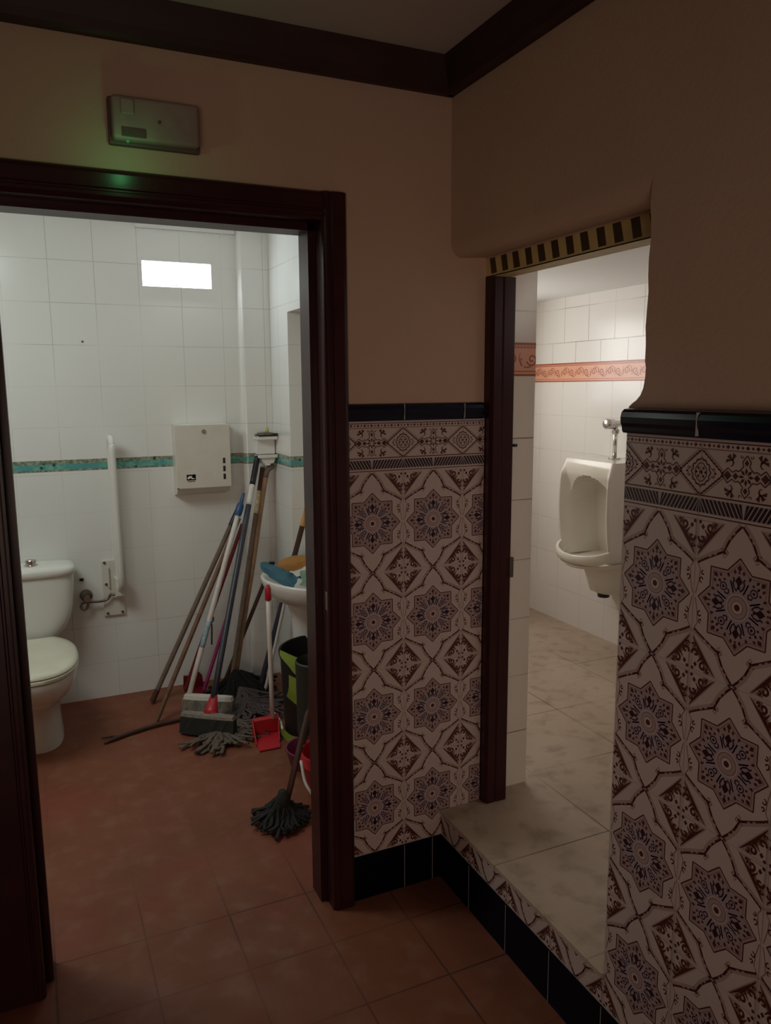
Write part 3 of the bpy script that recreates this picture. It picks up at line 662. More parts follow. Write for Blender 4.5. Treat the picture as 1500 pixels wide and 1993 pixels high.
loft(bm, [rr(TX, 1.555, 0.4125, 0.181, 0.291, 2.3, back=1.82), rr(TX, 1.555, 0.418, 0.187, 0.296, 2.3, back=1.82), rr(TX, 1.555, 0.426, 0.185, 0.294, 2.3, back=1.82), rr(TX, 1.555, 0.433, 0.172, 0.280, 2.3, back=1.80), rr(TX, 1.555, 0.436, 0.150, 0.255, 2.3, back=1.79), rr(TX, 1.555, 0.434, 0.125, 0.225, 2.3, back=1.78)])
link_mesh('lid', bm, 'seat', T, smooth=True, angle=50)
bm = bmesh.new()
loft(bm, [rr(TX, 1.935, 0.392, 0.118, 0.085, 3.6), rr(TX, 1.935, 0.42, 0.135, 0.092, 3.6), rr(TX, 1.935, 0.455, 0.162, 0.098, 3.8), rr(TX, 1.935, 0.50, 0.183, 0.102, 4.0), rr(TX, 1.935, 0.56, 0.197, 0.105, 4.0), rr(TX, 1.935, 0.66, 0.204, 0.107, 4.0), rr(TX, 1.935, 0.7095, 0.206, 0.107, 4.0)])
link_mesh('tank', bm, 'ceramic', T, smooth=True, angle=60)
bm = bmesh.new()
loft(bm, [rr(TX, 1.93, 0.710, 0.205, 0.106, 4.0), rr(TX, 1.93, 0.715, 0.214, 0.114, 4.0), rr(TX, 1.93, 0.738, 0.216, 0.116, 4.0), rr(TX, 1.93, 0.750, 0.208, 0.108, 4.0), rr(TX, 1.93, 0.757, 0.185, 0.088, 3.5), rr(TX, 1.93, 0.760, 0.12, 0.05, 3.0)])
link_mesh('tank_lid', bm, 'ceramic', T, smooth=True, angle=60)
bm = bmesh.new(); lathe(bm, (TX + 0.022, 1.90, 0.758), [(0.030, 0.0), (0.030, 0.006), (0.023, 0.008), (0.024, 0.026), (0.021, 0.030), (0.008, 0.031)], 24)
bmesh.ops.scale(bm, vec=(1, 1, 1), verts=bm.verts[:])
o = link_mesh('flush_button', bm, 'chrome', T, smooth=True, angle=40); o['label'] = 'chrome push button'

# ------------------------------------------------------------------ fold-up grab rail and its plate
GB = thing('grab_rail', 'white fold-up grab rail on a rusty wall plate beside the toilet', 'grab rail', (-0.95, 2.05, 0.43))
link_mesh('wall_plate', BOX((-1.002, 2.036, 0.434), (-0.900, 2.0495, 0.722), 0.003), 'enamel', GB)
P = [(-0.926, 2.0, 0.56), (-0.927, 1.998, 0.80), (-0.931, 1.992, 1.20), (-0.933, 1.990, 1.29), (-0.933, 1.980, 1.325), (-0.932, 1.958, 1.343), (-0.930, 1.932, 1.335), (-0.930, 1.915, 1.31), (-0.929, 1.905, 1.25), (-0.924, 1.91, 0.80), (-0.921, 1.93, 0.62), (-0.922, 1.99, 0.58)]
link_mesh('rail', TUBE(curve_pts(P, 60), 0.0150, 16), 'whitemetal', GB, smooth=True)
link_mesh('hinge_bracket', BOX((-0.948, 1.975, 0.545), (-0.902, 2.036, 0.640), 0.004), 'enamel', GB)
link_mesh('rib', BOX((-0.978, 2.020, 0.585), (-0.970, 2.036, 0.690), 0.002), 'enamel', GB)
for x, z in ((-0.988, 0.712), (-0.914, 0.712), (-0.985, 0.600), (-0.912, 0.600), (-0.985, 0.448), (-0.914, 0.448)):
    bm = bmesh.new(); tube(bm, [(x, 2.0358, z), (x, 2.029, z)], [0.0075, 0.005], 10); link_mesh('screw', bm, 'dullmetal', GB)
VA = thing('stop_valve', 'tarnished water stop valve with looped pipe on the wall by the tank', 'valve', (-1.08, 2.05, 0.54))
bm = bmesh.new(); tube(bm, [(-1.083, 2.0495, 0.552), (-1.083, 2.040, 0.552), (-1.083, 2.034, 0.552)], [0.030, 0.030, 0.018], 24); link_mesh('rosette', bm, 'dullmetal', VA, smooth=True, angle=40)
bm = bmesh.new(); tube(bm, [(-1.083, 2.036, 0.552), (-1.083, 2.000, 0.550), (-1.083, 1.985, 0.550)], [0.011, 0.011, 0.016], 14); tube(bm, [(-1.083, 1.985, 0.550), (-1.083, 1.970, 0.550)], 0.017, 8); link_mesh('knob', bm, 'chrome', VA, smooth=True, angle=40)
loop = [(-1.083, 2.005, 0.548), (-1.078, 2.0, 0.525), (-1.084, 1.998, 0.500), (-1.102, 1.998, 0.492), (-1.112, 2.0, 0.507), (-1.104, 2.004, 0.523), (-1.08, 2.008, 0.526), (-1.03, 2.01, 0.522), (-0.995, 2.012, 0.524), (-0.978, 2.014, 0.535), (-0.968, 2.014, 0.552), (-0.960, 2.012, 0.549), (-0.940, 2.008, 0.550)]
link_mesh('pipe', TUBE(curve_pts(loop, 72), 0.0062, 10), 'dullmetal', VA, smooth=True)
bm = BOX((-1.109, 2.038, 0.628), (-1.090, 2.0495, 0.642), 0.002); o = link_mesh('wall_plug', bm, 'black'); tag(o, 'small black plug stub in the tiles above the stop valve', 'plug')
bm = bmesh.new(); tube(bm, [(-1.022, 2.0495, 1.807), (-1.020, 2.046, 1.803)], 0.005, 8); o = link_mesh('wall_hook', bm, 'dullmetal'); tag(o, 'tiny dark screw left in the white tiled back wall', 'screw')

# ------------------------------------------------------------------ paper towel dispenser
PD = thing('paper_towel_dispenser', 'cream steel paper towel dispenser on the tiled back wall', 'paper towel dispenser', (-0.49, 2.05, 1.03))
bm = bmesh.new(); prism(bm, [(2.0495, 1.400), (1.945, 1.397), (1.945, 1.076), (1.965, 1.050), (2.0495, 1.030)], 0, -0.622, -0.354); link_mesh('body', bm, 'enamel', PD)
link_mesh('door', BOX((-0.628, 1.930, 1.077), (-0.350, 1.9445, 1.398), 0.003), 'enamel', PD)
bm = bmesh.new(); tube(bm, [(-0.483, 1.930, 1.363), (-0.483, 1.925, 1.363)], 0.0115, 20); tube(bm, [(-0.483, 1.925, 1.363), (-0.483, 1.923, 1.363)], 0.006, 14); o = link_mesh('lock', bm, 'chrome', PD); o['label'] = 'round keyhole lock'
for z in (1.213, 1.172, 1.131): link_mesh('level_slot', BOX((-0.3905, 1.9288, z - 0.015), (-0.3785, 1.9302, z + 0.013)), 'black', PD)
bm = bmesh.new()
def mark(pts, mi): 
    f = bm.faces.new([bm.verts.new((-0.578 + x * 0.046, 1.9293 - 0.0003 * mi, 1.108 + z * 0.040)) for x, z in pts]); f.material_index = mi
mark([(0, .25), (1, .25), (1, 1), (0, 1)], 0); mark([(.05, .55), (.35, .85), (.48, .72), (.62, .95), (.55, .6), (.95, .45), (.6, .42), (.42, .58), (.2, .42)], 1)
mark([(.42, .95), (.55, 1.0), (.95, .98), (.9, .62), (.66, .66)], 0)
mark([(.1, .06), (.9, .06), (.9, .14), (.1, .14)], 0)
link_mesh('maker_mark', bm, ['black', 'labelwhite'], PD)
link_mesh('corner_clip', BOX((-0.6275, 1.929, 1.0765), (-0.617, 1.9302, 1.082)), 'dullmetal', PD)

# ------------------------------------------------------------------ white two-tier wall shelf in the corner with a brush on it
SH = thing('wall_shelf', 'white ceramic two-tier shelf holder fixed in the tiled corner', 'shelf', (-0.135, 2.0, 1.18))
def tier(z0, z1, x0, x1, y0, lip):
    bm = bmesh.new(); box(bm, (x0, y0, z0), (x1, 1.999, z1), 0.004)
    box(bm, (x0, y0, z1 - 0.003), (x1, y0 + 0.008, z1 + lip), 0.002); return bm
link_mesh('upper_tray', tier(1.312, 1.324, -0.210, -0.104, 1.905, 0.006), 'ceramic', SH)
link_mesh('back_panel', BOX((-0.200, 1.955, 1.234), (-0.106, 1.999, 1.312)), 'ceramic', SH)
link_mesh('lower_tray', tier(1.216, 1.230, -0.206, -0.104, 1.910, 0.004), 'ceramic', SH)
bm = bmesh.new(); prism(bm, [(-0.190, 1.216), (-0.110, 1.216), (-0.122, 1.190), (-0.140, 1.186), (-0.142, 1.176), (-0.168, 1.176), (-0.170, 1.188), (-0.180, 1.192)], 1, 1.925, 1.999); link_mesh('bracket', bm, 'ceramic', SH)
BR = thing('scrubbing_brush', 'flat dark brush with a lime green grip lying on the corner shelf', 'brush', (-0.15, 1.93, 1.331))
link_mesh('bristles', BOX((-0.206, 1.900, 1.3305), (-0.104, 1.985, 1.338), 0.002), 'black', BR)
bm = bmesh.new(); loft(bm, [rr(-0.160, 1.943, 1.338, 0.044, 0.040, 3), rr(-0.160, 1.943, 1.346, 0.040, 0.036, 3), rr(-0.155, 1.943, 1.349, 0.020, 0.02, 2)]); link_mesh('back', bm, 'strand', BR, smooth=True, angle=50)
bm = bmesh.new(); tube(bm, [(-0.152, 1.94, 1.347), (-0.149, 1.94, 1.362), (-0.147, 1.94, 1.376)], [0.013, 0.010, 0.006], 12, flat=0.8); link_mesh('grip', bm, 'lime', BR, smooth=True)
link_mesh('clip', BOX((-0.124, 1.8985, 1.336), (-0.1045, 1.915, 1.345), 0.001), 'black', BR)

# ------------------------------------------------------------------ long-handled tools leaning in the corner
def pole_thing(name, label, cat, A, B, segs, group=None):
    """segs: (part name, t0, t1, radius or (r0, r1), material); each its own part along the line A-B"""
    r = thing(name, label, cat, A, group)
    for pn, t0, t1, rad, m in segs:
        r0, r1 = rad if isinstance(rad, tuple) else (rad, rad)
        pts = [lerp(A, B, t0 + (t1 - t0) * i / 6) for i in range(7)]
        o = link_mesh(pn, TUBE(pts, [r0 + (r1 - r0) * i / 6 for i in range(7)], 14), m, r, smooth=True, angle=50)
    return r
pole_thing('pole', 'brown wooden handle with black rubber grip, leftmost of the leaning poles', 'pole', (-0.817, 1.850, 0.012), (-0.308, 1.960, 0.960),
    [('shaft', 0.06, 0.90, 0.0125, 'greywood'), ('grip', 0.90, 1.0, 0.0145, 'black'), ('end_cap', 0.0, 0.06, (0.015, 0.014), 'darkwood')])
pole_thing('wooden_pole', 'bare brown wooden pole standing just beside the black-gripped handle', 'pole', (-0.833, 1.600, 0.012), (-0.325, 1.905, 0.910), [('shaft', 0.0, 1.0, 0.0115, 'brownwood')])

# white broom with a dusty grey head
WB = thing('broom', 'white-handled broom with blue hanging cap and dusty grey head', 'broom', (-0.60, 1.58, 0.0))
A, B = Vector((-0.668, 1.655, 0.085)), Vector((-0.306, 1.860, 1.046))
for pn, t0, t1, rd, m in (('shaft', 0.0, 0.89, 0.0130, 'white'), ('worn_label', 0.235, 0.36, 0.0134, 'paleblue'), ('collar', 0.52, 0.528, 0.0138, 'enamel')):
    link_mesh(pn, TUBE([lerp(A, B, t0 + (t1 - t0) * i / 5) for i in range(6)], rd, 14), m, WB, smooth=True)
bm = bmesh.new(); tube(bm, [lerp(A, B, t) for t in (0.885, 0.90, 0.935, 0.95)], [0.016, 0.019, 0.019, 0.013], 14); tube(bm, [lerp(A, B, t) for t in (0.94, 0.95, 0.995, 1.0)], [0.010, 0.0125, 0.0125, 0.010], 14, flat=0.7); link_mesh('hanging_cap', bm, 'blue', WB, smooth=True, angle=50)
def head(bm, c, yaw, L, w0, w1, z0, z1, jag=0.0, n=16, tilt=0.0):
    d = Vector((math.cos(yaw), math.sin(yaw), 0)); s = Vector((-d.y, d.x, 0)); rings = []
    for z, ww in ((z0, w0), ((z0 + z1) / 2, (w0 + w1) / 2), (z1, w1)):
        ring = []
        for i in range(n + 1): ring.append((i / n * 2 - 1, -1))
        for i in range(n + 1): ring.append((1 - i / n * 2, 1))
        out = []
        for a, b in ring:
            le = L * (1.0 if z != z0 else 1.03)
            p = Vector(c) + d * (a * le / 2) + s * (b * ww / 2 * (1 - 0.25 * abs(a) ** 4) + tilt * (z - z0)) + Vector((0, 0, z))
            p += Vector((random.uniform(-jag, jag), random.uniform(-jag, jag), 0))
            out.append(p)
        rings.append(out)
    loft(bm, rings)
    return bm
yw = math.atan2(-0.13, 0.20)
link_mesh('bristles', head(bmesh.new(), (-0.585, 1.585, 0), yw, 0.25, 0.065, 0.05, 0.004, 0.085, 0.004), 'dust', WB)
link_mesh('head_block', head(bmesh.new(), (-0.585, 1.585, 0), yw, 0.24, 0.045, 0.036, 0.085, 0.103, 0.0), 'enamel', WB)

RP_ = pole_thing('dustpan', 'dark red long-handled dustpan behind the white broom', 'dustpan', (-0.633, 1.942, 0.012), (-0.285, 1.990, 0.863), [('handle', 0.0, 1.0, 0.0105, 'redpole')])
bm = bmesh.new(); prism(bm, [(-0.640, 0.006), (-0.535, 0.006), (-0.540, 0.070), (-0.560, 0.095), (-0.600, 0.075), (-0.636, 0.080)], 1, 1.958, 1.972); box(bm, (-0.640, 1.85, 0.003), (-0.535, 1.960, 0.010), 0.002); link_mesh('pan', bm, 'darkred', RP_)
bm = bmesh.new(); tube(bm, curve_pts([(-0.484, 1.93, 0.395), (-0.474, 1.925, 0.385), (-0.480, 1.92, 0.370), (-0.488, 1.92, 0.365), (-0.486, 1.92, 0.34), (-0.490, 1.92, 0.245)], 20), 0.0045, 8); link_mesh('hook', bm, 'darkwood', RP_, smooth=True)
pole_thing('magenta_pole', 'thin magenta handle standing behind the slate blue broom', 'pole', (-0.546, 1.893, 0.012), (-0.394, 1.935, 0.396), [('shaft', 0.0, 1.0, 0.0095, 'magenta')])

# slate blue broom in front
SB = thing('broom', 'slate blue broom with red socket and black bristles, front of the corner', 'broom', (-0.62, 1.37, 0.0))
A, B = Vector((-0.608, 1.410, 0.105)), Vector((-0.203, 1.950, 1.222))
for pn, t0, t1, rd, m in (('shaft', 0.03, 0.79, 0.0145, 'slate'), ('white_sleeve', 0.79, 0.875, 0.0150, 'white'), ('grip', 0.875, 1.0, 0.0150, 'black')):
    link_mesh(pn, TUBE([lerp(A, B, t0 + (t1 - t0) * i / 5) for i in range(6)], rd, 14), m, SB, smooth=True)
bm = bmesh.new(); tube(bm, [Vector((-0.617, 1.392, 0.082)), lerp(A, B, 0.0), lerp(A, B, 0.05)], [0.040, 0.030, 0.017], 14, flat=0.7); o = link_mesh('socket', bm, 'red', SB, smooth=True); o['label'] = 'red plastic socket'
yw2 = math.atan2(1.29 - 1.445, -0.535 + 0.735)
link_mesh('head_block', head(bmesh.new(), (-0.632, 1.375, 0), yw2, 0.255, 0.045, 0.040, 0.086, 0.100), 'dust', SB)
link_mesh('bristles', head(bmesh.new(), (-0.636, 1.362, 0), yw2, 0.265, 0.060, 0.046, 0.012, 0.086, 0.003, tilt=0.10), 'bristle', SB)

# mop strands
def strands(bm, c, n, a0, a1, l0, l1, zc, rad, zend=0.008, wob=0.02, flat=0.6):
    c = Vector(c)
    for i in range(n):
        a = a0 + (a1 - a0) * (i + random.random()) / n; L = random.uniform(l0, l1); r = rad * random.uniform(0.8, 1.25)
        ze = zend + random.random() * 0.02
        pts = []
        for t in (0, 0.25, 0.5, 0.75, 1.0):
            z = zc * (1 - t) ** 1.6 + ze * t ** 0.5
            k = Vector((math.cos(a), math.sin(a), 0)) * (L * t) + Vector((random.uniform(-wob, wob), random.uniform(-wob, wob), 0)) * t
            q = c + k; q.z = max(z, r * flat + 0.001); pts.append(q)
        tube(bm, curve_pts(pts, 8), r, 6, flat=flat)
    return bm
GM = pole_thing('mop', 'glossy brown mop handle with gold and white lettered label and black head', 'mop', (-0.432, 1.800, 0.006), (-0.175, 1.955, 1.165),
    [('shaft', 0.05, 0.795, 0.0125, 'greywood'), ('label_sleeve', 0.795, 0.895, 0.0132, 'gold'), ('upper_shaft', 0.895, 1.0, 0.0125, 'darkwood')])
A, B = Vector((-0.432, 1.800, 0.006)), Vector((-0.175, 1.955, 1.165))
dz = (B - A).normalized()
rt = dz.cross(Vector((0.35, 0.93, 0))).normalized(); 
if rt.x < 0: rt = -rt
ou = rt.cross(dz).normalized()
if ou.y > 0: ou = -ou
bm = bmesh.new()
def lett(shapes, base, hgt):
    bm = bmesh.new()
    for mi, pts, l in shapes:
        f = bm.faces.new([bm.verts.new(base + dz * (x * hgt) - rt * (y * hgt) + ou * 0.0138) for x, y in pts])
    return link_mesh('letter', bm, 'labelwhite', SLV)
SLV = [c for c in GM.children if c.name.startswith('label_sleeve')][0]
def ringpts(a0, a1, r=0.42, n=14): return [(0.5 + r * math.cos(a0 + (a1 - a0) * i / n), 0.0 + r * math.sin(a0 + (a1 - a0) * i / n)) for i in range(n + 1)]
e_ = stroke(0, ringpts(-0.7, -2 * PI + 0.0), 0.17, 0) + stroke(0, [(0.08, 0), (0.92, 0)], 0.15, 0)
c_ = stroke(0, ringpts(-0.8, -2 * PI + 0.8), 0.17, 0)
o_ = stroke(0, ringpts(0, 2 * PI), 0.17, 0)
L0 = lerp(A, B, 0.807)
for k, sh_ in enumerate((e_, c_, o_)): lett(sh_, L0 + dz * (0.0175 * k), 0.0165)
lett([(0, [(0, -.3), (.5, 0), (0, .3), (.15, 0)], 0)], L0 + dz * 0.075, 0.02).name = 'emblem'
bm = strands(bmesh.new(), (-0.405, 1.79, 0), 70, 0, 2 * PI, 0.06, 0.17, 0.13, 0.010); strands(bm, (-0.37, 1.80, 0), 30, -1.2, 1.5, 0.10, 0.24, 0.12, 0.011)
o = link_mesh('mop_head', bm, 'strandk', GM, smooth=True)

PM = thing('mop', 'pale wooden mop with curved grey pole top and mauve strands behind the brooms', 'mop', (-0.389, 1.86, 0.0))
P = [(-0.389, 1.855, 0.05), (-0.345, 1.870, 0.28), (-0.270, 1.895, 0.62), (-0.195, 1.925, 0.985), (-0.166, 1.938, 1.115)]
link_mesh('shaft', TUBE(curve_pts(P, 32), 0.0140, 14), 'palewood', PM, smooth=True)
link_mesh('curved_top', TUBE(curve_pts([(-0.1665, 1.938, 1.112), (-0.158, 1.940, 1.140), (-0.143, 1.945, 1.158), (-0.122, 1.950, 1.168)], 14), [0.0145] * 13, 12), 'greywood', PM, smooth=True)
bm = strands(bmesh.new(), (-0.42, 1.60, 0), 64, -2.4, 0.2, 0.10, 0.25, 0.05, 0.008, wob=0.035); strands(bm, (-0.40, 1.70, 0), 26, -2.0, 0.6, 0.06, 0.22, 0.07, 0.009)
tube(bm, [(-0.389, 1.855, 0.055), (-0.394, 1.78, 0.040), (-0.405, 1.65, 0.020)], [0.018, 0.018, 0.012], 10)
link_mesh('mop_head', bm, 'strand2', PM, smooth=True)

bm = strands(bmesh.new(), (-0.585, 1.335, 0), 46, -2.9, -0.2, 0.10, 0.215, 0.03, 0.0085, wob=0.03); strands(bm, (-0.50, 1.40, 0), 22, -1.5, 0.2, 0.05, 0.11, 0.03, 0.008, wob=0.02)
o = link_mesh('cotton_mop', bm, 'strand', smooth=True); tag(o, 'loose grey cotton mop head spread on the floor under the black broom', 'mop head')

pole_thing('wooden_pole', 'thin dark reddish pole slanting from the floor to behind the basin', 'pole', (-0.433, 1.934, 0.012), (-0.181, 1.900, 0.600), [('shaft', 0.0, 1.0, 0.0105, 'darkwood')])
pole_thing('pole', 'dark pole with tan upper end leaning behind the wash basin', 'pole', (-0.280, 1.774, 0.012), (-0.035, 1.610, 1.038), [('shaft', 0.0, 0.72, 0.0145, 'slate'), ('upper_shaft', 0.72, 0.86, 0.0135, 'darkwood'), ('tan_end', 0.86, 1.0, 0.0138, 'clothorange')])
pole_thing('metal_pole', 'slim grey metal pole beside the dark pole under the basin', 'pole', (-0.262, 1.735, 0.012), (-0.172, 1.600, 0.560), [('shaft', 0.0, 1.0, 0.0085, 'whitemetal')])

# ------------------------------------------------------------------ red dustpan with white handle
DP = thing('dustpan', 'bright red dustpan with long white handle and red grip', 'dustpan', (-0.38, 1.30, 0.0))
A, B = Vector((-0.366, 1.240, 0.085)), Vector((-0.376, 1.215, 0.718))
link_mesh('handle', TUBE([lerp(A, B, t) for t in (0, 0.3, 0.6, 0.9)], 0.0105, 14), 'white', DP, smooth=True)
o = link_mesh('grip', TUBE([lerp(A, B, t) for t in (0.89, 0.895, 0.97, 1.0)], [0.0125, 0.0145, 0.0140, 0.008], 14), 'red', DP, smooth=True); o['label'] = 'red hand grip'
bm = bmesh.new()
yb, yf = 1.262, 1.098
def pv(x, y, z): return bm.verts.new((x, y, z))
outer = [(-0.452, yb), (-0.335, yb), (-0.374, yf), (-0.468, yf)]
# floor plate, back and side walls with thickness
def slab(pts, z0, z1):
    a = [pv(x, y, z0) for x, y in pts]; b = [pv(x, y, z1) for x, y in pts]
    bm.faces.new(a[::-1]); bm.faces.new(b)
    for i in range(len(pts)): bm.faces.new([a[i], a[(i + 1) % len(pts)], b[(i + 1) % len(pts)], b[i]])
slab(outer, 0.004, 0.009)
def wallstrip(p, q, h0, h1, th):
    d = (Vector((q[0] - p[0], q[1] - p[1], 0))).normalized(); s = Vector((-d.y, d.x, 0)) * th
    v = [Vector((p[0], p[1], 0.004)), Vector((q[0], q[1], 0.004)), Vector((q[0], q[1], h1)), Vector((p[0], p[1], h0))]
    a = [bm.verts.new(x) for x in v]; b = [bm.verts.new(x + s) for x in v]
    bm.faces.new(a); bm.faces.new(b[::-1])
    for i in range(4): bm.faces.new([a[i], b[i], b[(i + 1) % 4], a[(i + 1) % 4]])
wallstrip((-0.452, yb), (-0.335, yb), 0.086, 0.092, 0.004)
wallstrip((-0.463, 1.16), (-0.452, yb), 0.012, 0.086, 0.004); wallstrip((-0.335, yb), (-0.360, 1.16), 0.092, 0.012, 0.004)
slab([(-0.452, yb), (-0.335, yb), (-0.338, yb - 0.030), (-0.452, yb - 0.030)], 0.083, 0.087)
link_mesh('pan', bm, 'brightred', DP)

# ------------------------------------------------------------------ wash basin
BX, BY, BZ = -0.10, 1.40, 0.690
WBN = thing('wash_basin', 'white pedestal wash basin half hidden behind the door frame', 'wash basin', (0.0, BY, 0.0))
bm = bmesh.new(); prof = [(0.06, 0.0), (0.12, 0.012), (0.19, 0.045), (0.228, 0.085), (0.243, 0.118), (0.247, 0.138), (0.245, 0.145), (0.236, 0.147), (0.222, 0.142), (0.205, 0.115), (0.165, 0.080), (0.11, 0.058), (0.02, 0.052)]
rings = []
for r, z in prof:
    ring = []
    for k in range(48):
        a = 2 * PI * k / 48; x = BX + r * math.cos(a) * (1.0 if math.cos(a) < 0 else 0.80); y = BY + r * 1.10 * math.sin(a)
        ring.append((min(x, 0.0985), y, BZ - 0.147 + z + 0.012 * (r / 0.247) * (math.cos(a) ** 2 if math.cos(a) < 0 else 0)))
    rings.append(ring)
loft(bm, rings); link_mesh('basin', bm, 'ceramic', WBN, smooth=True, angle=70)
link_mesh('tap_ledge', BOX((0.005, BY - 0.20, BZ - 0.11), (0.0985, BY + 0.20, BZ + 0.012), 0.012, 3), 'ceramic', WBN)
bm = bmesh.new(); lathe(bm, (-0.115, 1.455, 0.0), [(0.105, 0.0), (0.100, 0.04), (0.078, 0.15), (0.072, 0.35), (0.080, 0.49), (0.098, 0.552)], 32, sy=0.9); link_mesh('pedestal', bm, 'ceramic', WBN, smooth=True, angle=60)

def cloth(name, label, m, grid, thick=0.006):
    """grid: rows of 3D control points -> a smooth draped sheet with thickness"""
    rows = [curve_pts(r, 24) for r in grid]
    cols = list(zip(*rows)); cols = [curve_pts(cx_, 18) for cx_ in cols]
    bm = bmesh.new()
    V = [[bm.verts.new(p + Vector((random.uniform(-1, 1), random.uniform(-1, 1), random.uniform(-1, 1))) * 0.003) for p in cx_] for cx_ in cols]
    for i in range(len(V) - 1):
        for j in range(len(V[0]) - 1): bm.faces.new([V[i][j], V[i + 1][j], V[i + 1][j + 1], V[i][j + 1]])
    bmesh.ops.solidify(bm, geom=bm.faces[:], thickness=thick)
    o = link_mesh(name, bm, m, smooth=True); tag(o, label, 'cloth'); return o
cloth('cleaning_cloth', 'teal blue cloth bunched over the near rim of the basin', 'clothblue',
      [[(-0.352, 1.405, 0.742), (-0.320, 1.33, 0.712), (-0.280, 1.265, 0.690), (-0.262, 1.245, 0.684), (-0.250, 1.235, 0.690)],
       [(-0.348, 1.420, 0.772), (-0.315, 1.35, 0.752), (-0.275, 1.29, 0.730), (-0.250, 1.265, 0.714), (-0.235, 1.25, 0.700)],
       [(-0.315, 1.450, 0.768), (-0.280, 1.39, 0.755), (-0.240, 1.33, 0.738), (-0.220, 1.31, 0.718), (-0.200, 1.29, 0.724)],
       [(-0.280, 1.48, 0.730), (-0.250, 1.43, 0.725), (-0.210, 1.38, 0.712), (-0.185, 1.35, 0.698), (-0.160, 1.33, 0.700)]], 0.012)
cloth('cleaning_cloth', 'folded orange cloth on top of the basin', 'clothorange',
      [[(-0.268, 1.43, 0.736), (-0.205, 1.40, 0.722), (-0.13, 1.39, 0.742), (-0.05, 1.38, 0.748)],
       [(-0.258, 1.45, 0.752), (-0.195, 1.42, 0.764), (-0.12, 1.41, 0.772), (-0.04, 1.40, 0.778)],
       [(-0.225, 1.50, 0.760), (-0.180, 1.48, 0.776), (-0.11, 1.46, 0.780), (-0.03, 1.45, 0.784)],
       [(-0.215, 1.54, 0.735), (-0.175, 1.53, 0.745), (-0.10, 1.52, 0.750), (-0.02, 1.51, 0.752)]], 0.016)
cloth('cleaning_cloth', 'crumpled pale green cloth in the basin under the orange one', 'clothgreen',
      [[(-0.232, 1.215, 0.700), (-0.17, 1.155, 0.698), (-0.11, 1.145, 0.698), (-0.04, 1.150, 0.70)],
       [(-0.215, 1.22, 0.722), (-0.160, 1.19, 0.712), (-0.10, 1.195, 0.712), (-0.03, 1.20, 0.714)],
       [(-0.210, 1.27, 0.742), (-0.140, 1.24, 0.750), (-0.09, 1.245, 0.722), (-0.02, 1.25, 0.725)],
       [(-0.180, 1.33, 0.738), (-0.120, 1.31, 0.744), (-0.07, 1.30, 0.726), (-0.01, 1.30, 0.728)]], 0.010)
bm = bmesh.new(); tube(bm, [(-0.302, 1.458, 0.757), (-0.296, 1.458, 0.759), (-0.276, 1.458, 0.758), (-0.270, 1.458, 0.757)], [0.006, 0.009, 0.009, 0.006], 12)
o = link_mesh('bottle_cap', bm, 'black', smooth=True); tag(o, 'small black cap poking up behind the blue cloth', 'cap')

# ------------------------------------------------------------------ tubs and buckets by the door frame
bm = bmesh.new(); lathe(bm, (-0.118, 1.19, 0.0), [(0.185, 0.001), (0.195, 0.02), (0.208, 0.36), (0.216, 0.385), (0.216, 0.40), (0.206, 0.40), (0.200, 0.37), (0.186, 0.03), (0.02, 0.025)], 48)
TB = thing('rubber_tub', 'large black rubber tub under the wash basin', 'tub', (-0.118, 1.19, 0.0)); link_mesh('body', bm, 'bin', TB, smooth=True, angle=50)
# lime plastic wringer hooked over the tub rim
LW = thing('mop_wringer', 'lime green plastic mop wringer hooked over the black tub rim', 'wringer', (-0.32, 1.10, 0.30))
def sheet(bm, rows, th):
    R = [curve_pts(r, 16) for r in rows]; C = [curve_pts(c_, 14) for c_ in zip(*R)]
    V = [[bm.verts.new(p) for p in c_] for c_ in C]; fs = []
    for i in range(len(V) - 1):
        for j in range(len(V[0]) - 1): fs.append(bm.faces.new([V[i][j], V[i + 1][j], V[i + 1][j + 1], V[i][j + 1]]))
    bmesh.ops.solidify(bm, geom=fs, thickness=th)
bm = bmesh.new()
sheet(bm, [[(-0.345, 1.16, 0.432), (-0.312, 1.09, 0.424), (-0.280, 1.02, 0.420)], [(-0.350, 1.14, 0.410), (-0.312, 1.06, 0.385), (-0.275, 1.00, 0.375)], [(-0.330, 1.08, 0.378), (-0.312, 1.045, 0.350), (-0.290, 0.99, 0.340)]], 0.006)
link_mesh('spout', bm, 'lime', LW, smooth=True, angle=60)
bm = bmesh.new()
sheet(bm, [[(-0.335, 1.07, 0.345), (-0.312, 1.025, 0.340), (-0.288, 0.99, 0.345)], [(-0.340, 1.06, 0.29), (-0.318, 1.02, 0.275), (-0.290, 0.985, 0.27)], [(-0.345, 1.08, 0.245), (-0.322, 1.03, 0.225), (-0.295, 0.985, 0.205)]], 0.006)
link_mesh('apron', bm, 'lime', LW, smooth=True, angle=60)
bm = bmesh.new()
tube(bm, curve_pts([(-0.262, 1.03, 0.430), (-0.255, 1.0, 0.448), (-0.235, 0.985, 0.452), (-0.205, 0.985, 0.440)], 18), 0.008, 8); link_mesh('rim_lip', bm, 'lime', LW, smooth=True)
LB = thing('scoop', 'lime green curved plastic scoop on the floor against the black tub', 'scoop', (-0.31, 1.12, 0.0))
bm = bmesh.new()
sheet(bm, [[(-0.338, 1.225, 0.066), (-0.325, 1.12, 0.050), (-0.285, 1.045, 0.052)], [(-0.342, 1.215, 0.022), (-0.330, 1.10, 0.010), (-0.288, 1.025, 0.012)]], 0.006)
link_mesh('blade', bm, 'lime', LB, smooth=True)
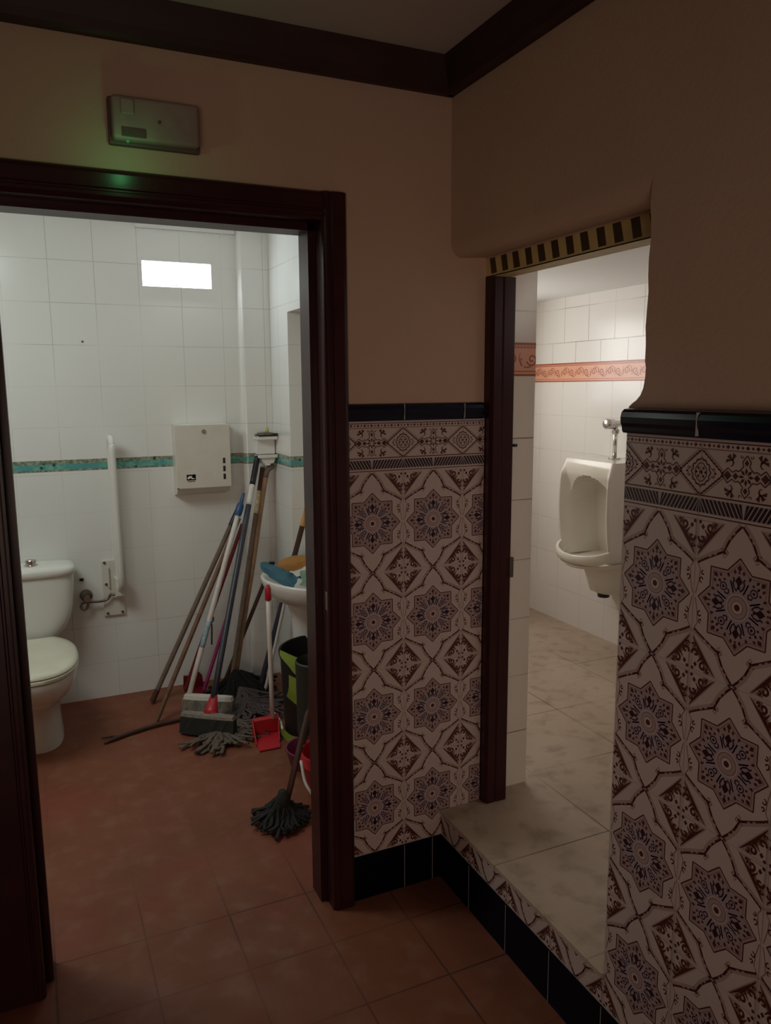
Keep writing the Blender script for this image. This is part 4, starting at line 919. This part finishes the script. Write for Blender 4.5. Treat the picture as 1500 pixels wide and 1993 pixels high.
bm = bmesh.new(); tube(bm, curve_pts([(-0.336, 1.385, 0.070), (-0.318, 1.36, 0.045), (-0.325, 1.25, 0.055), (-0.340, 1.17, 0.055)], 18), 0.006, 8); link_mesh('wire_handle', bm, 'white', LB, smooth=True)
# purple basin
bm = bmesh.new(); lathe(bm, (-0.300, 0.902, 0.0), [(0.080, 0.001), (0.086, 0.01), (0.102, 0.070), (0.107, 0.076), (0.107, 0.082), (0.099, 0.082), (0.082, 0.014), (0.02, 0.010)], 40)
PB = thing('plastic_basin', 'shallow purple plastic basin on the floor between the red bucket and lime scoop', 'basin', (-0.300, 0.902, 0.0)); link_mesh('body', bm, 'purple', PB, smooth=True, angle=50)
# red bucket with white bail
RBK = thing('bucket', 'small red bucket with a white handle by the door frame', 'bucket', (-0.298, 0.67, 0.0))
cx, cy = -0.298, 0.67
bm = bmesh.new(); lathe(bm, (cx, cy, 0.0), [(0.088, 0.001), (0.092, 0.008), (0.112, 0.150), (0.120, 0.158), (0.120, 0.170), (0.110, 0.170), (0.090, 0.014), (0.02, 0.010)], 40); link_mesh('body', bm, 'red', RBK, smooth=True, angle=50)
bm = bmesh.new(); lathe(bm, (cx, cy, 0.0), [(0.1185, 0.130), (0.1225, 0.130), (0.1225, 0.1715), (0.1185, 0.1715)], 40, cap0=False, cap1=False); link_mesh('rim', bm, 'brightred', RBK, smooth=True, angle=40)
P = [(cx - 0.124, cy - 0.012, 0.155)]
for i in range(1, 12):
    a = PI * i / 12; P.append((cx - 0.128 * math.copysign(abs(math.cos(a)) ** 0.6, math.cos(a)), cy - 0.015 - 0.125 * math.sin(a) ** 0.9, 0.155 - 0.135 * math.sin(a) ** 0.6))
P.append((cx + 0.124, cy - 0.012, 0.155))
link_mesh('handle', TUBE(curve_pts(P, 40), 0.0062, 10), 'white', RBK, smooth=True)
# front mop, dark and wet, with a dark funnel sleeve on its pole
FM = thing('mop', 'dark wet mop standing nearest the doorway, pole going behind the frame', 'mop', (-0.545, 0.50, 0.0))
A, B = Vector((-0.545, 0.505, 0.03)), Vector((-0.147, 0.900, 0.828))
link_mesh('shaft', TUBE([lerp(A, B, t) for t in (0, 0.25, 0.5, 0.75, 1.0)], 0.0115, 14), 'darkwood', FM, smooth=True)
bm = bmesh.new(); rings = []
d = (B - A).normalized(); s = d.cross(Vector((0, 0, 1))).normalized(); t_ = s.cross(d)
for p, r in (((-0.419, 0.640, 0.232), 0.013), ((-0.414, 0.652, 0.246), 0.016), ((-0.402, 0.672, 0.270), 0.026), ((-0.372, 0.698, 0.340), 0.047), ((-0.346, 0.718, 0.454), 0.066), ((-0.333, 0.728, 0.522), 0.078), ((-0.331, 0.730, 0.526), 0.074), ((-0.348, 0.716, 0.452), 0.060), ((-0.372, 0.698, 0.345), 0.041)):
    p = Vector(p); rings.append([p + Vector((r * math.cos(2 * PI * k / 28), r * math.sin(2 * PI * k / 28), 0)) for k in range(28)])
loft(bm, rings); link_mesh('funnel_sleeve', bm, 'darkgreen', FM, smooth=True, angle=50)
bm = strands(bmesh.new(), (-0.545, 0.525, 0), 120, 0, 2 * PI, 0.06, 0.115, 0.11, 0.0062, wob=0.022, flat=0.8); strands(bm, (-0.545, 0.505, 0), 60, 0, 2 * PI, 0.03, 0.085, 0.125, 0.0065, wob=0.02)
lathe(bm, (-0.545, 0.505, 0.0), [(0.03, 0.06), (0.024, 0.10), (0.014, 0.135)], 12)
link_mesh('mop_head', bm, 'strandd', FM, smooth=True)

# forked stick on the floor
bm = bmesh.new()
tube(bm, curve_pts([(-0.66, 1.590, 0.012), (-0.74, 1.572, 0.012), (-0.85, 1.555, 0.013), (-0.95, 1.525, 0.012), (-1.02, 1.498, 0.011), (-1.078, 1.468, 0.008)], 30), [0.0105] * 20 + [0.011] * 6 + [0.009, 0.008, 0.007, 0.005, 0.004], 8)
tube(bm, curve_pts([(-1.015, 1.500, 0.012), (-1.040, 1.512, 0.014), (-1.085, 1.526, 0.010)], 8), [0.009, 0.008, 0.007, 0.007, 0.006, 0.005, 0.005, 0.004, 0.003], 8)
o = link_mesh('forked_stick', bm, 'darkwood', smooth=True); tag(o, 'brown forked branch lying on the red floor tiles', 'stick')

# ------------------------------------------------------------------ urinal and its flush pipe
UY, UX = 1.03, 1.4495
UR = thing('urinal', 'white wall-hung urinal on the tiled wall', 'urinal', (1.45, UY, 0.55))
bm = bmesh.new()
def halfw(z):
    t = (z - 0.72) / 0.49
    return 0.195 - 0.010 * (t - 0.45) ** 2 * 4 * 0.5 - (0.02 * max(0.0, (0.12 - t) / 0.12) ** 2)
def wing(z):
    t = (z - 0.72) / 0.49
    return 0.235 + 0.030 * math.sin(PI * min(max(t, 0), 1) * 0.85) - 0.02 * max(0, t - 0.85) / 0.15
def smooth(a, b, x):
    x = min(max((x - a) / (b - a), 0), 1); return x * x * (3 - 2 * x)
NZ, NS = 60, 64
rings = []
for i in range(NZ + 1):
    z = 0.72 + 0.495 * i / NZ; hw = halfw(z); W_ = wing(z); ring = []
    ring.append((UX, UY + hw * 0.93, z)); ring.append((UX - W_ * 0.5, UY + hw, z)); ring.append((UX - W_ + 0.010, UY + hw, z))
    for j in range(NS + 1):
        s_ = 1 - 2 * j / NS; a = abs(s_)
        y = UY + s_ * hw * 0.985
        zt = 1.135                                            # top of the arched opening
        aw = 0.80 * math.sqrt(max(0.0, 1 - max(0.0, (z - 0.99) / (zt - 0.99)) ** 2)) if z < zt else 0.0
        inn = smooth(aw + 0.03, aw - 0.03, a) if aw > 0.02 else 0.0
        if z > zt - 0.02: inn *= smooth(zt + 0.002, zt - 0.012, z)
        slope = 0.055 * smooth(0.97, 0.80, a) * smooth(1.20, 1.05, z)
        dep = W_ - slope - inn * (0.150) 
        edge_r = 0.012 * smooth(0.955, 1.0, a)
        ring.append((UX - dep + edge_r, y, z))
    ring.append((UX - W_ + 0.010, UY - hw, z)); ring.append((UX - W_ * 0.5, UY - hw, z)); ring.append((UX, UY - hw * 0.93, z))
    rings.append(ring)
loft(bm, rings); link_mesh('body', bm, 'urinal', UR, smooth=True, angle=38)
# projecting lip and the trap under it
bm = bmesh.new()
def half_ring(rx, ry, z, x0, n=36): return [(x0 - rx * math.sin(PI * k / n), UY + ry * math.cos(PI * k / n), z + 0.022 - 0.038 * math.sin(PI * k / n)) for k in range(n + 1)]
x0 = UX - 0.225
o_r = [half_ring(0.085, 0.184, 0.715, x0), half_ring(0.112, 0.190, 0.728, x0), half_ring(0.117, 0.193, 0.766, x0), half_ring(0.113, 0.190, 0.770, x0), half_ring(0.100, 0.178, 0.768, x0), half_ring(0.092, 0.168, 0.735, x0), half_ring(0.07, 0.15, 0.724, x0)]
loft(bm, o_r, False, False, closed=False)
link_mesh('lip', bm, 'urinal', UR, smooth=True, angle=60)
bm = bmesh.new()
def trap_ring(xf, hw, z): return [(UX, UY + hw, z)] + [(UX - (UX - xf) * math.sin(PI * k / 24) ** 0.55, UY + hw * math.cos(PI * k / 24), z - (0.022 * math.sin(PI * k / 24) if z > 0.70 else 0)) for k in range(1, 24)] + [(UX, UY - hw, z)]
loft(bm, [trap_ring(UX - 0.335, 0.190, 0.7235), trap_ring(UX - 0.310, 0.178, 0.705), trap_ring(UX - 0.24, 0.140, 0.675), trap_ring(UX - 0.20, 0.115, 0.650), trap_ring(UX - 0.185, 0.105, 0.60), trap_ring(UX - 0.165, 0.092, 0.54), trap_ring(UX - 0.13, 0.07, 0.525)])
link_mesh('trap', bm, 'urinal', UR, smooth=True, angle=60)
bm = bmesh.new(); lathe(bm, (UX - 0.10, UY, 0.505), [(0.030, 0.0), (0.032, 0.02), (0.026, 0.022)], 20); link_mesh('drain_outlet', bm, 'black', UR)
FV = thing('flush_valve', 'chrome push valve and pipe above the urinal', 'flush valve', (1.39, UY, 1.216))
px_ = 1.385
bm = bmesh.new(); tube(bm, [(px_, UY, 1.2155), (px_, UY, 1.222), (px_, UY, 1.226)], [0.030, 0.030, 0.014], 20); link_mesh('flange', bm, 'chrome', FV)
link_mesh('pipe', TUBE([(px_, UY, 1.222), (px_, UY, 1.30), (px_, UY, 1.385)], 0.0105, 14), 'chrome', FV, smooth=True)
bm = bmesh.new(); tube(bm, [(px_, UY, 1.338), (px_, UY, 1.345), (px_, UY, 1.36), (px_, UY, 1.367)], [0.012, 0.018, 0.018, 0.012], 8); link_mesh('union_nut', bm, 'chrome', FV)
bm = bmesh.new(); tube(bm, [(1.4495, UY, 1.392), (1.37, UY, 1.392)], 0.017, 14); link_mesh('valve_body', bm, 'chrome', FV)
bm = bmesh.new(); tube(bm, [(1.372, UY, 1.392), (1.365, UY, 1.392), (1.325, UY, 1.392), (1.318, UY, 1.392)], [0.020, 0.026, 0.026, 0.020], 18); link_mesh('push_knob', bm, 'chrome', FV, smooth=True, angle=50)
